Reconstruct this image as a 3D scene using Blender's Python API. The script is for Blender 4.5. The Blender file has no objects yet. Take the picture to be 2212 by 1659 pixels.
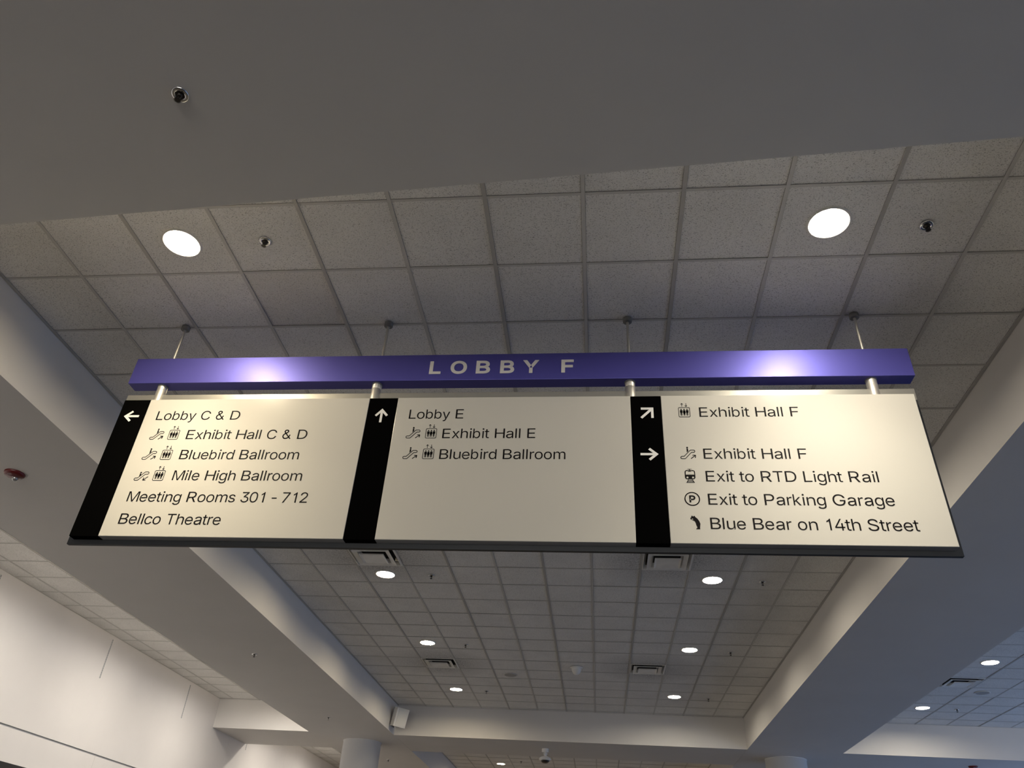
import bpy, bmesh, math, random
from mathutils import Vector, Matrix
random.seed(7)
SC = bpy.context.scene
COL = SC.collection

# ------------------------------------------------------------------ camera
EYE = 1.6                       # eye height (m)
ZC = 5.26                       # tiled ceilings
ZS = 4.66                       # plaster soffits and beam undersides
cam_data = bpy.data.cameras.new('camera')
cam_data.sensor_width = 36.0
cam_data.lens = 1647.82 / 2212 * 36.0
cam_data.clip_start = 0.05
cam = bpy.data.objects.new('camera', cam_data)
COL.objects.link(cam)
right = Vector((0.9940623718, 0.0941384946, 0.0545705485))
fwd = Vector((-0.1083912812, 0.8126426501, 0.5725934452))
up = Vector((0.0095567298, -0.5751085699, 0.8180212722))
cam.matrix_world = Matrix(((right.x, up.x, -fwd.x, 0), (right.y, up.y, -fwd.y, 0), (right.z, up.z, -fwd.z, EYE), (0, 0, 0, 1)))
SC.camera = cam

# ------------------------------------------------------------------ world, daylight, exposure
LAMP = 350.0                    # radiance of the downlight lenses
world = bpy.data.worlds.new('world'); SC.world = world
world.use_nodes = True
bgn = world.node_tree.nodes['Background']
bgn.inputs['Color'].default_value = (0.45, 0.62, 1.0, 1)
bgn.inputs['Strength'].default_value = 0.12
SC.view_settings.view_transform = 'Standard'
SC.view_settings.look = 'None'
SC.view_settings.gamma = 1.0
SC.view_settings.use_curve_mapping = False
SC.view_settings.exposure = 0.0


def area_light(name, loc, rot, sx, sy, power, color):
    d = bpy.data.lights.new(name, 'AREA'); d.shape = 'RECTANGLE'
    d.size = sx; d.size_y = sy; d.energy = power; d.color = color
    o = bpy.data.objects.new(name, d); COL.objects.link(o)
    o.location = loc; o.rotation_euler = rot
    return o


# daylight coming through the glazed right-hand side of the lobby
area_light('window_daylight', (17.6, 11.0, 6.6), (0, math.radians(36), 0), 6.0, 40.0, 5800.0, (0.36, 0.57, 1.0))

area_light('window_skylight', (14.4, 12.0, 2.0), (0, math.radians(90), 0), 3.6, 30.0, 230.0, (0.42, 0.62, 1.0))
# added fill behind the viewer to brighten the sign face; no entrance there
area_light('entrance_daylight', (0.0, -23.8, 2.1), (math.radians(90), 0, 0), 21.0, 4.0, 2150.0, (1.0, 0.95, 0.86))

SC.cycles.use_denoising = True
SC.cycles.max_bounces = 10
SC.cycles.diffuse_bounces = 6
SC.cycles.sample_clamp_indirect = 6.0


# ------------------------------------------------------------------ materials
def mat(name, color, rough=0.6, metal=0.0, spec=0.5, bump=0.0, bscale=60.0, vary=0.0, vscale=1.2, coat=0.0):
    m = bpy.data.materials.new(name); m.use_nodes = True
    nt = m.node_tree; b = nt.nodes['Principled BSDF']
    b.inputs['Base Color'].default_value = (*color, 1)
    b.inputs['Roughness'].default_value = rough
    b.inputs['Metallic'].default_value = metal
    b.inputs['Specular IOR Level'].default_value = spec
    b.inputs['Coat Weight'].default_value = coat
    b.inputs['Coat Roughness'].default_value = .30
    tc = nt.nodes.new('ShaderNodeTexCoord')
    if vary:
        n = nt.nodes.new('ShaderNodeTexNoise'); n.inputs['Scale'].default_value = vscale; n.inputs['Detail'].default_value = 4
        nt.links.new(tc.outputs['Object'], n.inputs['Vector'])
        mr = nt.nodes.new('ShaderNodeMapRange'); mr.inputs['From Min'].default_value = .3; mr.inputs['From Max'].default_value = .7
        mr.inputs['To Min'].default_value = 1 - vary; mr.inputs['To Max'].default_value = 1 + vary
        nt.links.new(n.outputs['Fac'], mr.inputs['Value'])
        mx = nt.nodes.new('ShaderNodeVectorMath'); mx.operation = 'SCALE'; mx.inputs[0].default_value = color
        nt.links.new(mr.outputs['Result'], mx.inputs['Scale'])
        nt.links.new(mx.outputs[0], b.inputs['Base Color'])
    if bump:
        n = nt.nodes.new('ShaderNodeTexNoise'); n.inputs['Scale'].default_value = bscale; n.inputs['Detail'].default_value = 3
        nt.links.new(tc.outputs['Object'], n.inputs['Vector'])
        bp = nt.nodes.new('ShaderNodeBump'); bp.inputs['Strength'].default_value = bump; bp.inputs['Distance'].default_value = .004
        nt.links.new(n.outputs['Fac'], bp.inputs['Height']); nt.links.new(bp.outputs['Normal'], b.inputs['Normal'])
    return m


def emit(name, color, strength):
    m = bpy.data.materials.new(name); m.use_nodes = True
    nt = m.node_tree; nt.nodes.clear()
    e = nt.nodes.new('ShaderNodeEmission'); e.inputs['Color'].default_value = (*color, 1); e.inputs['Strength'].default_value = strength
    o = nt.nodes.new('ShaderNodeOutputMaterial'); nt.links.new(e.outputs[0], o.inputs['Surface'])
    return m


T = 0.6096                      # two-foot ceiling module
GX = lambda c: (c - 5.104606) * T
GY = lambda r: (r + 4.210899) * T


def tile_material(name, base, vents):
    """mineral-fibre tile: short fissures and pinholes, dust soiling round the air vents"""
    m = bpy.data.materials.new(name); m.use_nodes = True
    nt = m.node_tree; N = nt.nodes; L = nt.links
    b = N['Principled BSDF']; b.inputs['Roughness'].default_value = .95; b.inputs['Specular IOR Level'].default_value = .1
    tc = N.new('ShaderNodeTexCoord')

    def fissure(scale, sx, rot, lo, hi):
        mp = N.new('ShaderNodeMapping'); mp.inputs['Rotation'].default_value = (0, 0, rot); mp.inputs['Scale'].default_value = (sx, 1, 1)
        n = N.new('ShaderNodeTexNoise'); n.inputs['Scale'].default_value = scale; n.inputs['Detail'].default_value = 1.0; n.inputs['Distortion'].default_value = .8
        L.new(tc.outputs['Object'], mp.inputs['Vector']); L.new(mp.outputs[0], n.inputs['Vector'])
        r = N.new('ShaderNodeMapRange'); r.inputs['From Min'].default_value = lo; r.inputs['From Max'].default_value = hi
        L.new(n.outputs['Fac'], r.inputs['Value'])
        return r.outputs['Result']

    def math2(op, a, c):
        k = N.new('ShaderNodeMath'); k.operation = op; k.use_clamp = False
        for i, v in enumerate((a, c)):
            if isinstance(v, (int, float)): k.inputs[i].default_value = v
            else: L.new(v, k.inputs[i])
        return k.outputs[0]
    f = math2('MAXIMUM', fissure(190, .6, .6, .63, .69), fissure(205, .6, -.7, .635, .695))
    f = math2('MAXIMUM', f, math2('MULTIPLY', fissure(330, 1, 0, .66, .72), .8))
    # soiling near vents
    d = None
    for p in vents:
        dv = N.new('ShaderNodeVectorMath'); dv.operation = 'DISTANCE'; dv.inputs[1].default_value = p
        L.new(tc.outputs['Object'], dv.inputs[0])
        d = dv.outputs['Value'] if d is None else math2('MINIMUM', d, dv.outputs['Value'])
    big = N.new('ShaderNodeTexNoise'); big.inputs['Scale'].default_value = 2.3; big.inputs['Detail'].default_value = 3
    L.new(tc.outputs['Object'], big.inputs['Vector'])
    dr = N.new('ShaderNodeMapRange'); dr.inputs['From Min'].default_value = 1.0; dr.inputs['From Max'].default_value = .25
    dr.inputs['To Max'].default_value = 1.25
    if d is not None: L.new(d, dr.inputs['Value'])
    else: dr.inputs['Value'].default_value = 2
    soil = math2('MULTIPLY', dr.outputs['Result'], big.outputs['Fac'])
    soil = math2('MULTIPLY', soil, math2('ADD', .35, math2('MULTIPLY', fissure(60, 1, 0, .45, .6), .65)))
    tint = N.new('ShaderNodeMapRange'); tint.inputs['From Min'].default_value = .3; tint.inputs['From Max'].default_value = .7
    tint.inputs['To Min'].default_value = .95; tint.inputs['To Max'].default_value = 1.04
    L.new(big.outputs['Fac'], tint.inputs['Value'])
    keep = math2('MULTIPLY', math2('SUBTRACT', 1.0, math2('MULTIPLY', f, .55)), math2('SUBTRACT', 1.0, math2('MULTIPLY', soil, .8)))
    keep = math2('MULTIPLY', keep, tint.outputs['Result'])
    sc = N.new('ShaderNodeVectorMath'); sc.operation = 'SCALE'; sc.inputs[0].default_value = base
    L.new(keep, sc.inputs['Scale']); L.new(sc.outputs[0], b.inputs['Base Color'])
    bp = N.new('ShaderNodeBump'); bp.inputs['Strength'].default_value = .25; bp.inputs['Distance'].default_value = .002; bp.invert = True
    L.new(f, bp.inputs['Height']); L.new(bp.outputs['Normal'], b.inputs['Normal'])
    return m


VENTS = [(GX(.5), GY(10.5), ZC), (GX(6.5), GY(10.5), ZC), (GX(.5), GY(18.5), ZC), (GX(6.5), GY(18.5), ZC)]
M = dict(
    tile=tile_material('ceiling_tile', (.91, .90, .88), VENTS),
    tile_stained=tile_material('stained_tile', (.82, .80, .77), VENTS),
    tee=mat('tee_bar_paint', (.62, .61, .59), .5),
    tee_main=mat('main_tee_paint', (.50, .49, .47), .5),
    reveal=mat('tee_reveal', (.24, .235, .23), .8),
    paint=mat('plaster_paint', (.74, .72, .70), .8, spec=.25, bump=.06, bscale=90, vary=.02),
    wall=mat('wall_panel_paint', (.80, .77, .75), .7, spec=.3, bump=.05, bscale=70, vary=.02),
    dark=mat('shadow_gap', (.03, .03, .03), .9),
    carpet=mat('tan_carpet', (.068, .063, .057), .95, vary=.25, vscale=3, bump=.5, bscale=200),  # unseen floor zones: made-up finishes, toned for the light they bounce upward
    navy=mat('navy_carpet', (.011, .014, .023), .95, vary=.25, vscale=3, bump=.5, bscale=200),
    wood=mat('warm_wood_floor', (.13, .105, .070), .5, vary=.2, vscale=2),
    stone=mat('grey_stone', (.30, .31, .33), .5, vary=.12, vscale=2),
    white=mat('sign_white_panel', (.56, .545, .50), .20, spec=.22),
    edge=mat('panel_return_grey', (.36, .37, .39), .5, metal=.2),
    black=mat('sign_black_strip', (.002, .002, .002), .8, spec=0.0),
    ink=mat('black_vinyl', (.005, .004, .005), .6, spec=.08),
    cut=mat('white_vinyl', (.82, .82, .80), .5),
    letter=mat('pale_grey_letters', (.70, .68, .66), .45, metal=.1),
    blue=mat('violet_blue_enamel', (.085, .080, .37), .46, metal=.55, spec=.4, coat=.16),
    alu=mat('dark_aluminium', (.060, .064, .070), .45, metal=.7),  # shaded and lit tones of one metal, for the sign backing
    rail=mat('satin_aluminium', (.36, .355, .33), .42, metal=.7),
    steel=mat('brushed_steel', (.66, .64, .59), .48, metal=.85, bump=.03, bscale=300),
    canopy=mat('grey_metal', (.22, .22, .22), .5, metal=.6),
    chrome=mat('chrome', (.72, .72, .72), .12, metal=1.0),
    brass=mat('dark_bronze', (.05, .045, .04), .4, metal=.8),
    trimring=mat('white_enamel', (.80, .79, .76), .4),
    reflector=mat('reflector_white', (.92, .90, .84), .35),
    ventpaint=mat('vent_enamel', (.88, .87, .84), .30, vary=.06, vscale=8),
    plastic=mat('white_plastic', (.90, .89, .87), .45),
    grille=mat('speaker_grille', (.42, .41, .40), .7),
    blackglass=mat('dark_dome', (.01, .01, .012), .08, coat=1.0),
    red=mat('red_plastic', (.11, .004, .005), .35),
    clear=mat('strobe_lens', (.42, .42, .42), .12, metal=.6),
    groove=mat('groove_grey', (.40, .41, .42), .7),
    slotdark=mat('slot_grey', (.13, .135, .14), .8),
    slot=mat('slotted_channel', (.50, .51, .52), .5, metal=.3),
    board=mat('matt_black', (.006, .006, .007), .7),
    column=mat('column_paint', (.76, .76, .77), .55, bump=.04, bscale=60),
    frame=mat('window_frame', (.30, .31, .33), .4, metal=.7),
    lampA=emit('lamp_warm', (1.0, .84, .58), LAMP),
    lampB=emit('lamp_neutral', (1.0, .89, .70), LAMP * .92),
    lampC=emit('lamp_wall_wash', (1.0, .92, .80), LAMP * 1.55),
)


# ------------------------------------------------------------------ mesh helpers
class MB:
    """collects faces in world coordinates and links them as one mesh object"""
    def __init__(self, *mats): self.v = []; self.f = []; self.mi = []; self.sm = []; self.mats = mats or ()

    def add(self, vs, fs, mi=0, smooth=False):
        b = len(self.v); self.v += [tuple(p) for p in vs]
        for f in fs: self.f.append([b + i for i in f]); self.mi.append(mi); self.sm.append(smooth)

    def box(self, x0, x1, y0, y1, z0, z1, mi=0):
        self.prism([(x0, y0), (x1, y0), (x1, y1), (x0, y1)], z0, z1, mi)

    def prism(self, poly, z0, z1, mi=0):
        n = len(poly)
        vs = [(x, y, z0) for x, y in poly] + [(x, y, z1) for x, y in poly]
        fs = [list(range(n))[::-1], list(range(n, 2 * n))] + [[i, (i + 1) % n, n + (i + 1) % n, n + i] for i in range(n)]
        self.add(vs, fs, mi)

    def rbox(self, c, size, bev, rot=None, mi=0, seg=2):
        bm = bmesh.new(); bmesh.ops.create_cube(bm, size=1)
        for v in bm.verts: v.co = Vector((v.co.x * size[0], v.co.y * size[1], v.co.z * size[2]))
        if bev: bmesh.ops.bevel(bm, geom=bm.edges[:], offset=bev, segments=seg, affect='EDGES', profile=.5)
        R = rot or Matrix.Identity(3)
        self.bm(bm, lambda p: R @ p + Vector(c), mi); bm.free()

    def bm(self, bm, fn, mi=0, smooth=False):
        bm.verts.index_update()
        self.add([fn(v.co) for v in bm.verts], [[v.index for v in f.verts] for f in bm.faces], mi, smooth)

    def lathe(self, c, prof, n=32, axis='z', mi=0, smooth=True, cap=True):
        """prof: list of (radius, height)"""
        vs = []; fs = []
        for r, h in prof:
            for k in range(n):
                a = 2 * math.pi * k / n
                p = (r * math.cos(a), r * math.sin(a), h) if axis == 'z' else (r * math.cos(a), h, r * math.sin(a))
                vs.append((p[0] + c[0], p[1] + c[1], p[2] + c[2]))
        for j in range(len(prof) - 1):
            for k in range(n):
                fs.append([j * n + k, j * n + (k + 1) % n, (j + 1) * n + (k + 1) % n, (j + 1) * n + k])
        self.add(vs, fs, mi, smooth)
        if cap:
            if prof[0][0] > 1e-6: self.add(vs[:n], [list(range(n))[::-1]], mi)
            if prof[-1][0] > 1e-6: self.add(vs[-n:], [list(range(n))], mi)

    def tube(self, a, b, r, n=12, mi=0):
        a = Vector(a); b = Vector(b); d = (b - a).normalized()
        u = d.orthogonal().normalized(); w = d.cross(u)
        vs = [p + u * r * math.cos(2 * math.pi * k / n) + w * r * math.sin(2 * math.pi * k / n) for p in (a, b) for k in range(n)]
        self.add(vs, [[k, (k + 1) % n, n + (k + 1) % n, n + k] for k in range(n)], mi, True)
        self.add(vs[:n], [list(range(n))[::-1]], mi); self.add(vs[n:], [list(range(n))], mi)

    def build(self, name, parent=None, mats=None, origin=None):
        mats = mats or self.mats
        if origin is None: origin = wloc(parent) if parent else Vector((0, 0, 0))
        me = bpy.data.meshes.new(name)
        me.from_pydata([tuple(Vector(p) - origin) for p in self.v], [], self.f)
        for m in mats: me.materials.append(m)
        me.polygons.foreach_set('material_index', self.mi)
        me.polygons.foreach_set('use_smooth', self.sm)
        b = bmesh.new(); b.from_mesh(me); bmesh.ops.recalc_face_normals(b, faces=b.faces[:]); b.to_mesh(me); b.free()
        me.update()
        o = bpy.data.objects.new(name, me); COL.objects.link(o)
        if parent is not None:
            o.parent = parent; o.location = origin - wloc(parent)
        else: o.location = origin
        return o


def wloc(o):
    p = Vector(o.location)
    while o.parent is not None:
        o = o.parent; p = p + Vector(o.location)
    return p


def tag(o, label=None, cat=None, group=None, kind=None):
    if label: o['label'] = label
    if cat: o['category'] = cat
    if group: o['group'] = group
    if kind: o['kind'] = kind
    return o


def thing(name, loc, label, cat, group=None):
    o = bpy.data.objects.new(name, None); COL.objects.link(o); o.location = loc
    o.empty_display_size = .1
    return tag(o, label, cat, group)


def copy_thing(src, loc, label, rotz=0.0):
    r = src.copy(); COL.objects.link(r); r.location = loc; r.rotation_euler = (0, 0, rotz); r['label'] = label
    for ch in list(src.children):
        c = ch.copy(); COL.objects.link(c); c.parent = r
        for g in list(ch.children):
            d = g.copy(); COL.objects.link(d); d.parent = c
    return r


def struct(o, label, cat): return tag(o, label, cat, kind='structure')


# ------------------------------------------------------------------ setting: floor, walls, beams, soffits, ceilings
YB = 17.323                     # far end of the coffers
YF = 19.20                      # next bays begin
XW = -8.42                      # left wall
LX0, LX1 = -6.23, -4.345        # beam left of the main coffer
RX0, RX1 = 3.00, 4.87           # beam right of the main coffer
QX1 = 12.2                      # right coffer's far side
EDGE = lambda x: 2.5275 - .0589 * x     # skewed edge of the soffit overhead
TOP = 5.70

for mk, x0, x1, lab in (('carpet', -9, .5, 'tan carpet on the left side of the lobby floor'), ('navy', .5, 9.3, 'dark navy carpet along the middle of the lobby floor'), ('stone', 9.3, 15, 'grey stone floor along the windows')):  # unseen floor, split into tones that steer the bounce light
    b = MB(M[mk]); b.box(x0, x1, -24, 42 if mk == 'stone' else 18.3, -.1, 0); struct(b.build('floor'), lab, 'floor')
b = MB(M['wood']); b.box(-9, 9.3, 18.3, 42, -.1, 0); struct(b.build('floor'), 'warm wooden floor beyond the columns', 'floor')  # unseen floor piece added to warm the far ceiling by bounce
b = MB(M['paint']); b.box(-9, 15, -24, 42, TOP, TOP + .2); struct(b.build('ceiling_slab'), 'structural slab above the hung ceilings', 'ceiling')

# left wall: flush panels with thin joints and one wide horizontal groove
b = MB(M['wall'], M['groove'])
b.box(-9.0, XW - .018, -24, 42, 0, TOP, 1)
def panels(brk, z0, z1, gap=.004):
    for y0, y1 in zip(brk[:-1], brk[1:]):
        b.box(XW - .018, XW, y0 + gap / 2, y1 - gap / 2, z0, z1)
panels([-24, 18.30, 21.97, 25.08, 28.1, 31.2, 42], 3.475, TOP)
panels([-24, 1.17, 4.22, 7.27, 10.32, 13.37, 16.42, 19.47, 22.52, 25.57, 42], 0, 3.445)
struct(b.build('wall_left'), 'long white panelled wall at the far left with a dark horizontal groove', 'wall')
b = MB(M['wall']); b.box(-9, 15, 40, 40.3, 0, TOP); struct(b.build('wall_far'), 'plain wall closing the far end of the lobby', 'wall')
b = MB(M['wall']); b.box(-9, 15, -24.3, -24, 0, TOP); struct(b.build('wall_near'), 'plain wall behind the viewer', 'wall')
b = MB(M['wall']); b.box(13.9, 14.2, -24, 42, 4.55, TOP); struct(b.build('wall_right'), 'white bulkhead above the glazed right side', 'wall')
b = MB(M['frame'])
for k in range(44): b.box(14.0, 14.1, -24 + k * 1.5 - .03, -24 + k * 1.5 + .03, 0, 4.55)
for z in (0.0, 2.2, 4.49): b.box(14.0, 14.1, -24, 42, z, z + .06)
struct(b.build('window_1'), 'metal window frame along the right side of the lobby', 'window')

# soffit overhead, skewed front edge
b = MB(M['paint']); b.prism([(-8.42, -24), (13.9, -24), (13.9, EDGE(13.9)), (-8.42, EDGE(-8.42))], ZS, TOP)
struct(b.build('ceiling_soffit'), 'broad plain grey soffit overhead in front of the sign', 'ceiling')
b = MB(M['paint']); b.prism([(LX0, EDGE(LX0)), (LX1, EDGE(LX1)), (LX1, 42), (LX0, 42)], ZS, TOP)
struct(b.build('ceiling_beam'), 'boxed-in ceiling beam running away on the left of the sign', 'beam')
b = MB(M['paint']); b.prism([(RX0, EDGE(RX0)), (RX1, EDGE(RX1)), (RX1, 42), (RX0, 42)], ZS, TOP)
struct(b.build('ceiling_beam'), 'boxed-in ceiling beam running away on the right, bluish underneath', 'beam')
b = MB(M['paint']); b.prism([(QX1, EDGE(QX1)), (13.9, EDGE(13.9)), (13.9, 42), (QX1, 42)], ZS, TOP)
struct(b.build('ceiling_beam'), 'boxed-in ceiling beam along the windows', 'beam')
e = .0025
for x0, x1, lab in ((LX1, RX0, 'cross beam closing the far end of the middle coffer'), (XW, LX0, 'short cross beam between the left beam and the white wall'), (RX1, QX1, 'cross beam closing the far end of the right coffer')):
    b = MB(M['paint']); b.box(x0 + .001, x1 - .001, YB, YF, ZS + e, TOP)
    struct(b.build('ceiling_cross_beam'), lab, 'beam')

# columns under the beam crossings
for x, lab in ((-5.29, 'round white column under the left beam crossing'), (3.94, 'round white column under the right beam crossing')):
    b = MB(M['column']); b.lathe((x, 18.29, 0), [(.42, 0), (.42, ZS - .012), (.428, ZS - .012), (.428, ZS)], 64)
    struct(b.build('column'), lab, 'column')

# fixtures that pierce the tiles
LIGHTS = []                     # (x, y, lamp, label)


def ring_tile(b, x0, x1, y0, y1, z, cx, cy, r, n=40):
    """tile with a round hole"""
    angs = [2 * math.pi * k / n - math.pi for k in range(n)] + [math.atan2(Y - cy, X - cx) for X in (x0, x1) for Y in (y0, y1)]
    angs = sorted(set(round(a, 9) for a in angs)); n = len(angs)
    sq = []; ci = []
    for a in angs:
        c, s = math.cos(a), math.sin(a)
        tx = ((x1 if c > 0 else x0) - cx) / c if abs(c) > 1e-9 else 1e9
        ty = ((y1 if s > 0 else y0) - cy) / s if abs(s) > 1e-9 else 1e9
        t = min(tx, ty); sq.append((cx + c * t, cy + s * t, z)); ci.append((cx + c * r, cy + s * r, z))
    up = lambda pts: [(p[0], p[1], p[2] + .016) for p in pts]
    q = range(n); j = lambda k: (k + 1) % n
    b.add(sq + ci + up(sq) + up(ci), [[k, j(k), n + j(k), n + k] for k in q] + [[2 * n + k, 2 * n + j(k), 3 * n + j(k), 3 * n + k] for k in q]
          + [[n + k, n + j(k), 3 * n + j(k), 3 * n + k] for k in q] + [[k, j(k), 2 * n + j(k), 2 * n + k] for k in q])


def lines(a, b_, o):
    k0 = math.floor((a - o) / T) + 1; out = []
    k = k0
    while o + k * T < b_ - .01:
        if o + k * T > a + .01: out.append((o + k * T, k))
        k += 1
    return out


def bay(x0, x1, y0, y1, ox, oy, holes, vents, label, lowtiles=()):
    """hung ceiling: tiles on a tee grid. ox, oy anchor the grid; holes are downlight centres, vents are centres of open modules"""
    xs = [x0] + [p for p, _ in lines(x0, x1, ox)] + [x1]
    ys = [y0] + [p for p, _ in lines(y0, y1, oy)] + [y1]
    b = MB(M['tile'], M['tile_stained'])
    for i in range(len(xs) - 1):
        for j in range(len(ys) - 1):
            a0, a1, c0, c1 = xs[i], xs[i + 1], ys[j], ys[j + 1]
            if any(a0 < v[0] < a1 and c0 < v[1] < c1 for v in vents): continue
            h = [p for p in holes if a0 < p[0] < a1 and c0 < p[1] < c1]
            z = ZC + .004 + random.random() * .0035
            low = any(a0 < v[0] < a1 and c0 < v[1] < c1 for v in lowtiles)
            if low: z = ZC + .009
            if h: ring_tile(b, a0, a1, c0, c1, ZC + .004, h[0][0], h[0][1], .122)
            else: b.box(a0, a1, c0, c1, z, z + .016, 1 if low else 0)
    o = b.build('ceiling')
    struct(o, label, 'ceiling')
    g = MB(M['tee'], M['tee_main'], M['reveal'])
    for p, k in lines(x0, x1, ox):
        main = k % 2 == 0
        w = .0125 if main else .012
        g.box(p - w, p + w, y0, y1, ZC - (.002 if main else 0), ZC + .004, 1 if main else 0)
        g.box(p - w - .0018, p + w + .0018, y0, y1, ZC + .0031, ZC + .0039, 2)  # thin dark strip showing along both sides of the tee
        g.box(p - .002, p + .002, y0, y1, ZC + .004, ZC + .04, 1 if main else 0)
    for p, k in lines(y0, y1, oy):
        xx = [x0] + [q for q, _ in lines(x0, x1, ox)] + [x1]
        for u, v in zip(xx[:-1], xx[1:]):
            g.box(u + .0126, v - .0126, p - .0095, p + .0095, ZC + .0004, ZC + .004, 0)
            g.box(u + .0152, v - .0152, p - .0113, p + .0113, ZC + .0032, ZC + .0038, 2)  # same dark strip beside the cross tees
    for X in (x0, x1): g.box(min(X, X + (.02 if X == x0 else -.02)), max(X, X + (.02 if X == x0 else -.02)), y0, y1, ZC + .0006, ZC + .0036, 0)
    for Y in (y0, y1): g.box(x0, x1, min(Y, Y + (.02 if Y == y0 else -.02)), max(Y, Y + (.02 if Y == y0 else -.02)), ZC + .0008, ZC + .0034, 0)
    g.build('tee_grid', o)
    return o


main_l = [(GX(c), GY(r)) for r in (1.5, 6.5, 11.5, 16.5, 21.58) for c in (.5, 7.5)]
strip_x = -6.563
strip_l = [(strip_x, GY(r) + .06) for r in (1.5, 6.5, 11.5, 16.5, 21.5, 28.5, 33.5)]
right_l = [(6.075, y) for y in (3.55, 6.60, 9.77, 12.85, 15.92)]
next_l = [(GX(.45), 24.42), (GX(7.45), 24.12), (GX(.45), 27.4), (GX(7.45), 27.4), (GX(.45), 30.5), (GX(7.45), 30.5)]
vents_r = [(6.078, 14.07, ZC)]

bay(LX1, RX0, 2.3, YB, GX(0), GY(0), main_l, VENTS, 'white mineral tile ceiling of the middle coffer above the sign', lowtiles=[(GX(1.5), GY(2.5))])
bay(XW, LX0, 2.8, YB, -7.48, GY(0) + .06, strip_l, [], 'narrow strip of tiled ceiling beside the white left wall')
bay(RX1, QX1, 1.5, YB, 6.383, 14.985, right_l, vents_r, 'tiled ceiling of the right coffer behind the bluish beam')
bay(LX1, RX0, YF, 40, GX(0), 23.45 + .0, next_l, [], 'tiled ceiling of the coffer beyond the cross beam')
bay(XW, LX0, YF, 40, -7.48, GY(33) + .2, [(strip_x, GY(28.5) + .06), (strip_x, GY(33.5) + .06)], [], 'strip of tiled ceiling beyond the short cross beam')
bay(RX1, QX1, YF, 40, 6.383, GY(33) + .2, [], [], 'tiled ceiling of the far right coffer')


# ------------------------------------------------------------------ recessed downlights
def make_downlight(label, lens, beam=None):
    t = thing('downlight', (0, 0, ZC), label, 'ceiling light', 'recessed round downlights in the ceilings')
    b = MB(M['trimring']); b.lathe((0, 0, ZC), [(.1175, .004), (.1175, -.002), (.122, -.006), (.133, -.005), (.137, .0), (.137, .003)], 48, cap=False); b.build('trim_ring', t)
    b = MB(M['reflector']); b.lathe((0, 0, ZC), [(.1178, .002), (.1145, .008), (.111, .016)], 48, cap=False); b.build('reflector', t)
    b = MB(lens); b.lathe((0, 0, ZC), [(.111, .0155), (.06, .0135), (.0001, .0125)], 48, cap=False); b.build('lamp_lens', t)
    if beam:
        d = bpy.data.lights.new('lamp_beam', 'SPOT'); d.energy = 235.0; d.spot_size = math.radians(105); d.spot_blend = 1.0; d.shadow_soft_size = .09; d.color = beam
        o = bpy.data.objects.new('lamp_beam', d); COL.objects.link(o); o.parent = t; o.location = (0, 0, -.012)
    return t


protoA = make_downlight('round warm downlight in the near ceiling above the left end of the hanging sign', M['lampA'], (1.0, .86, .62))
protoB = make_downlight('round downlight in the near ceiling above the right end of the hanging sign', M['lampB'], (1.0, .90, .72))
protoA.location = (main_l[0][0], main_l[0][1], ZC); protoB.location = (main_l[1][0], main_l[1][1], ZC)
names = [None, None,
         'downlight hidden behind the left panel of the hanging sign', 'downlight hidden behind the right panel of the hanging sign',
         'round warm downlight just under the left half of the sign, beside the dusty air vent',
         'round downlight just under the right panel of the sign, beside the second air vent',
         'round downlight in the left row of the middle coffer, right above the smaller far vent',
         'round downlight in the right row of the middle coffer, just above the far right vent',
         'last downlight of the left row before the far cross beam',
         'last downlight of the right row before the far cross beam']
for (x, y), lab in list(zip(main_l, names))[2:]:
    copy_thing(protoA if x < 0 else protoB, (x, y, ZC), lab)
protoC = make_downlight('wall-washing downlight of the left ceiling strip, masked by the left beam', M['lampC'])
protoC.location = (*strip_l[0], ZC)
for x, y in strip_l[1:]:
    copy_thing(protoC, (x, y, ZC), 'wall-washing downlight of the left ceiling strip, masked by the left beam')
protoD = make_downlight('downlight of the right coffer masked by the right beam', M['lampB'])
protoD.location = (*right_l[0], ZC)
for (x, y), lab in zip(right_l[1:], ['downlight of the right coffer masked by the right beam'] * 2 + ['round downlight of the right coffer nearest the picture edge, above the vent', 'round downlight of the right coffer nearest its far cross beam']):
    copy_thing(protoD, (x, y, ZC), lab)
copy_thing(protoA, (*next_l[0], ZC), 'small downlight in the far coffer to the left of the dome camera')
copy_thing(protoB, (*next_l[1], ZC), 'small downlight in the far coffer cut off by the bottom picture edge')
for p in next_l[2:]: copy_thing(protoA, (*p, ZC), 'downlight of the far coffer beyond the dome camera')


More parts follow.
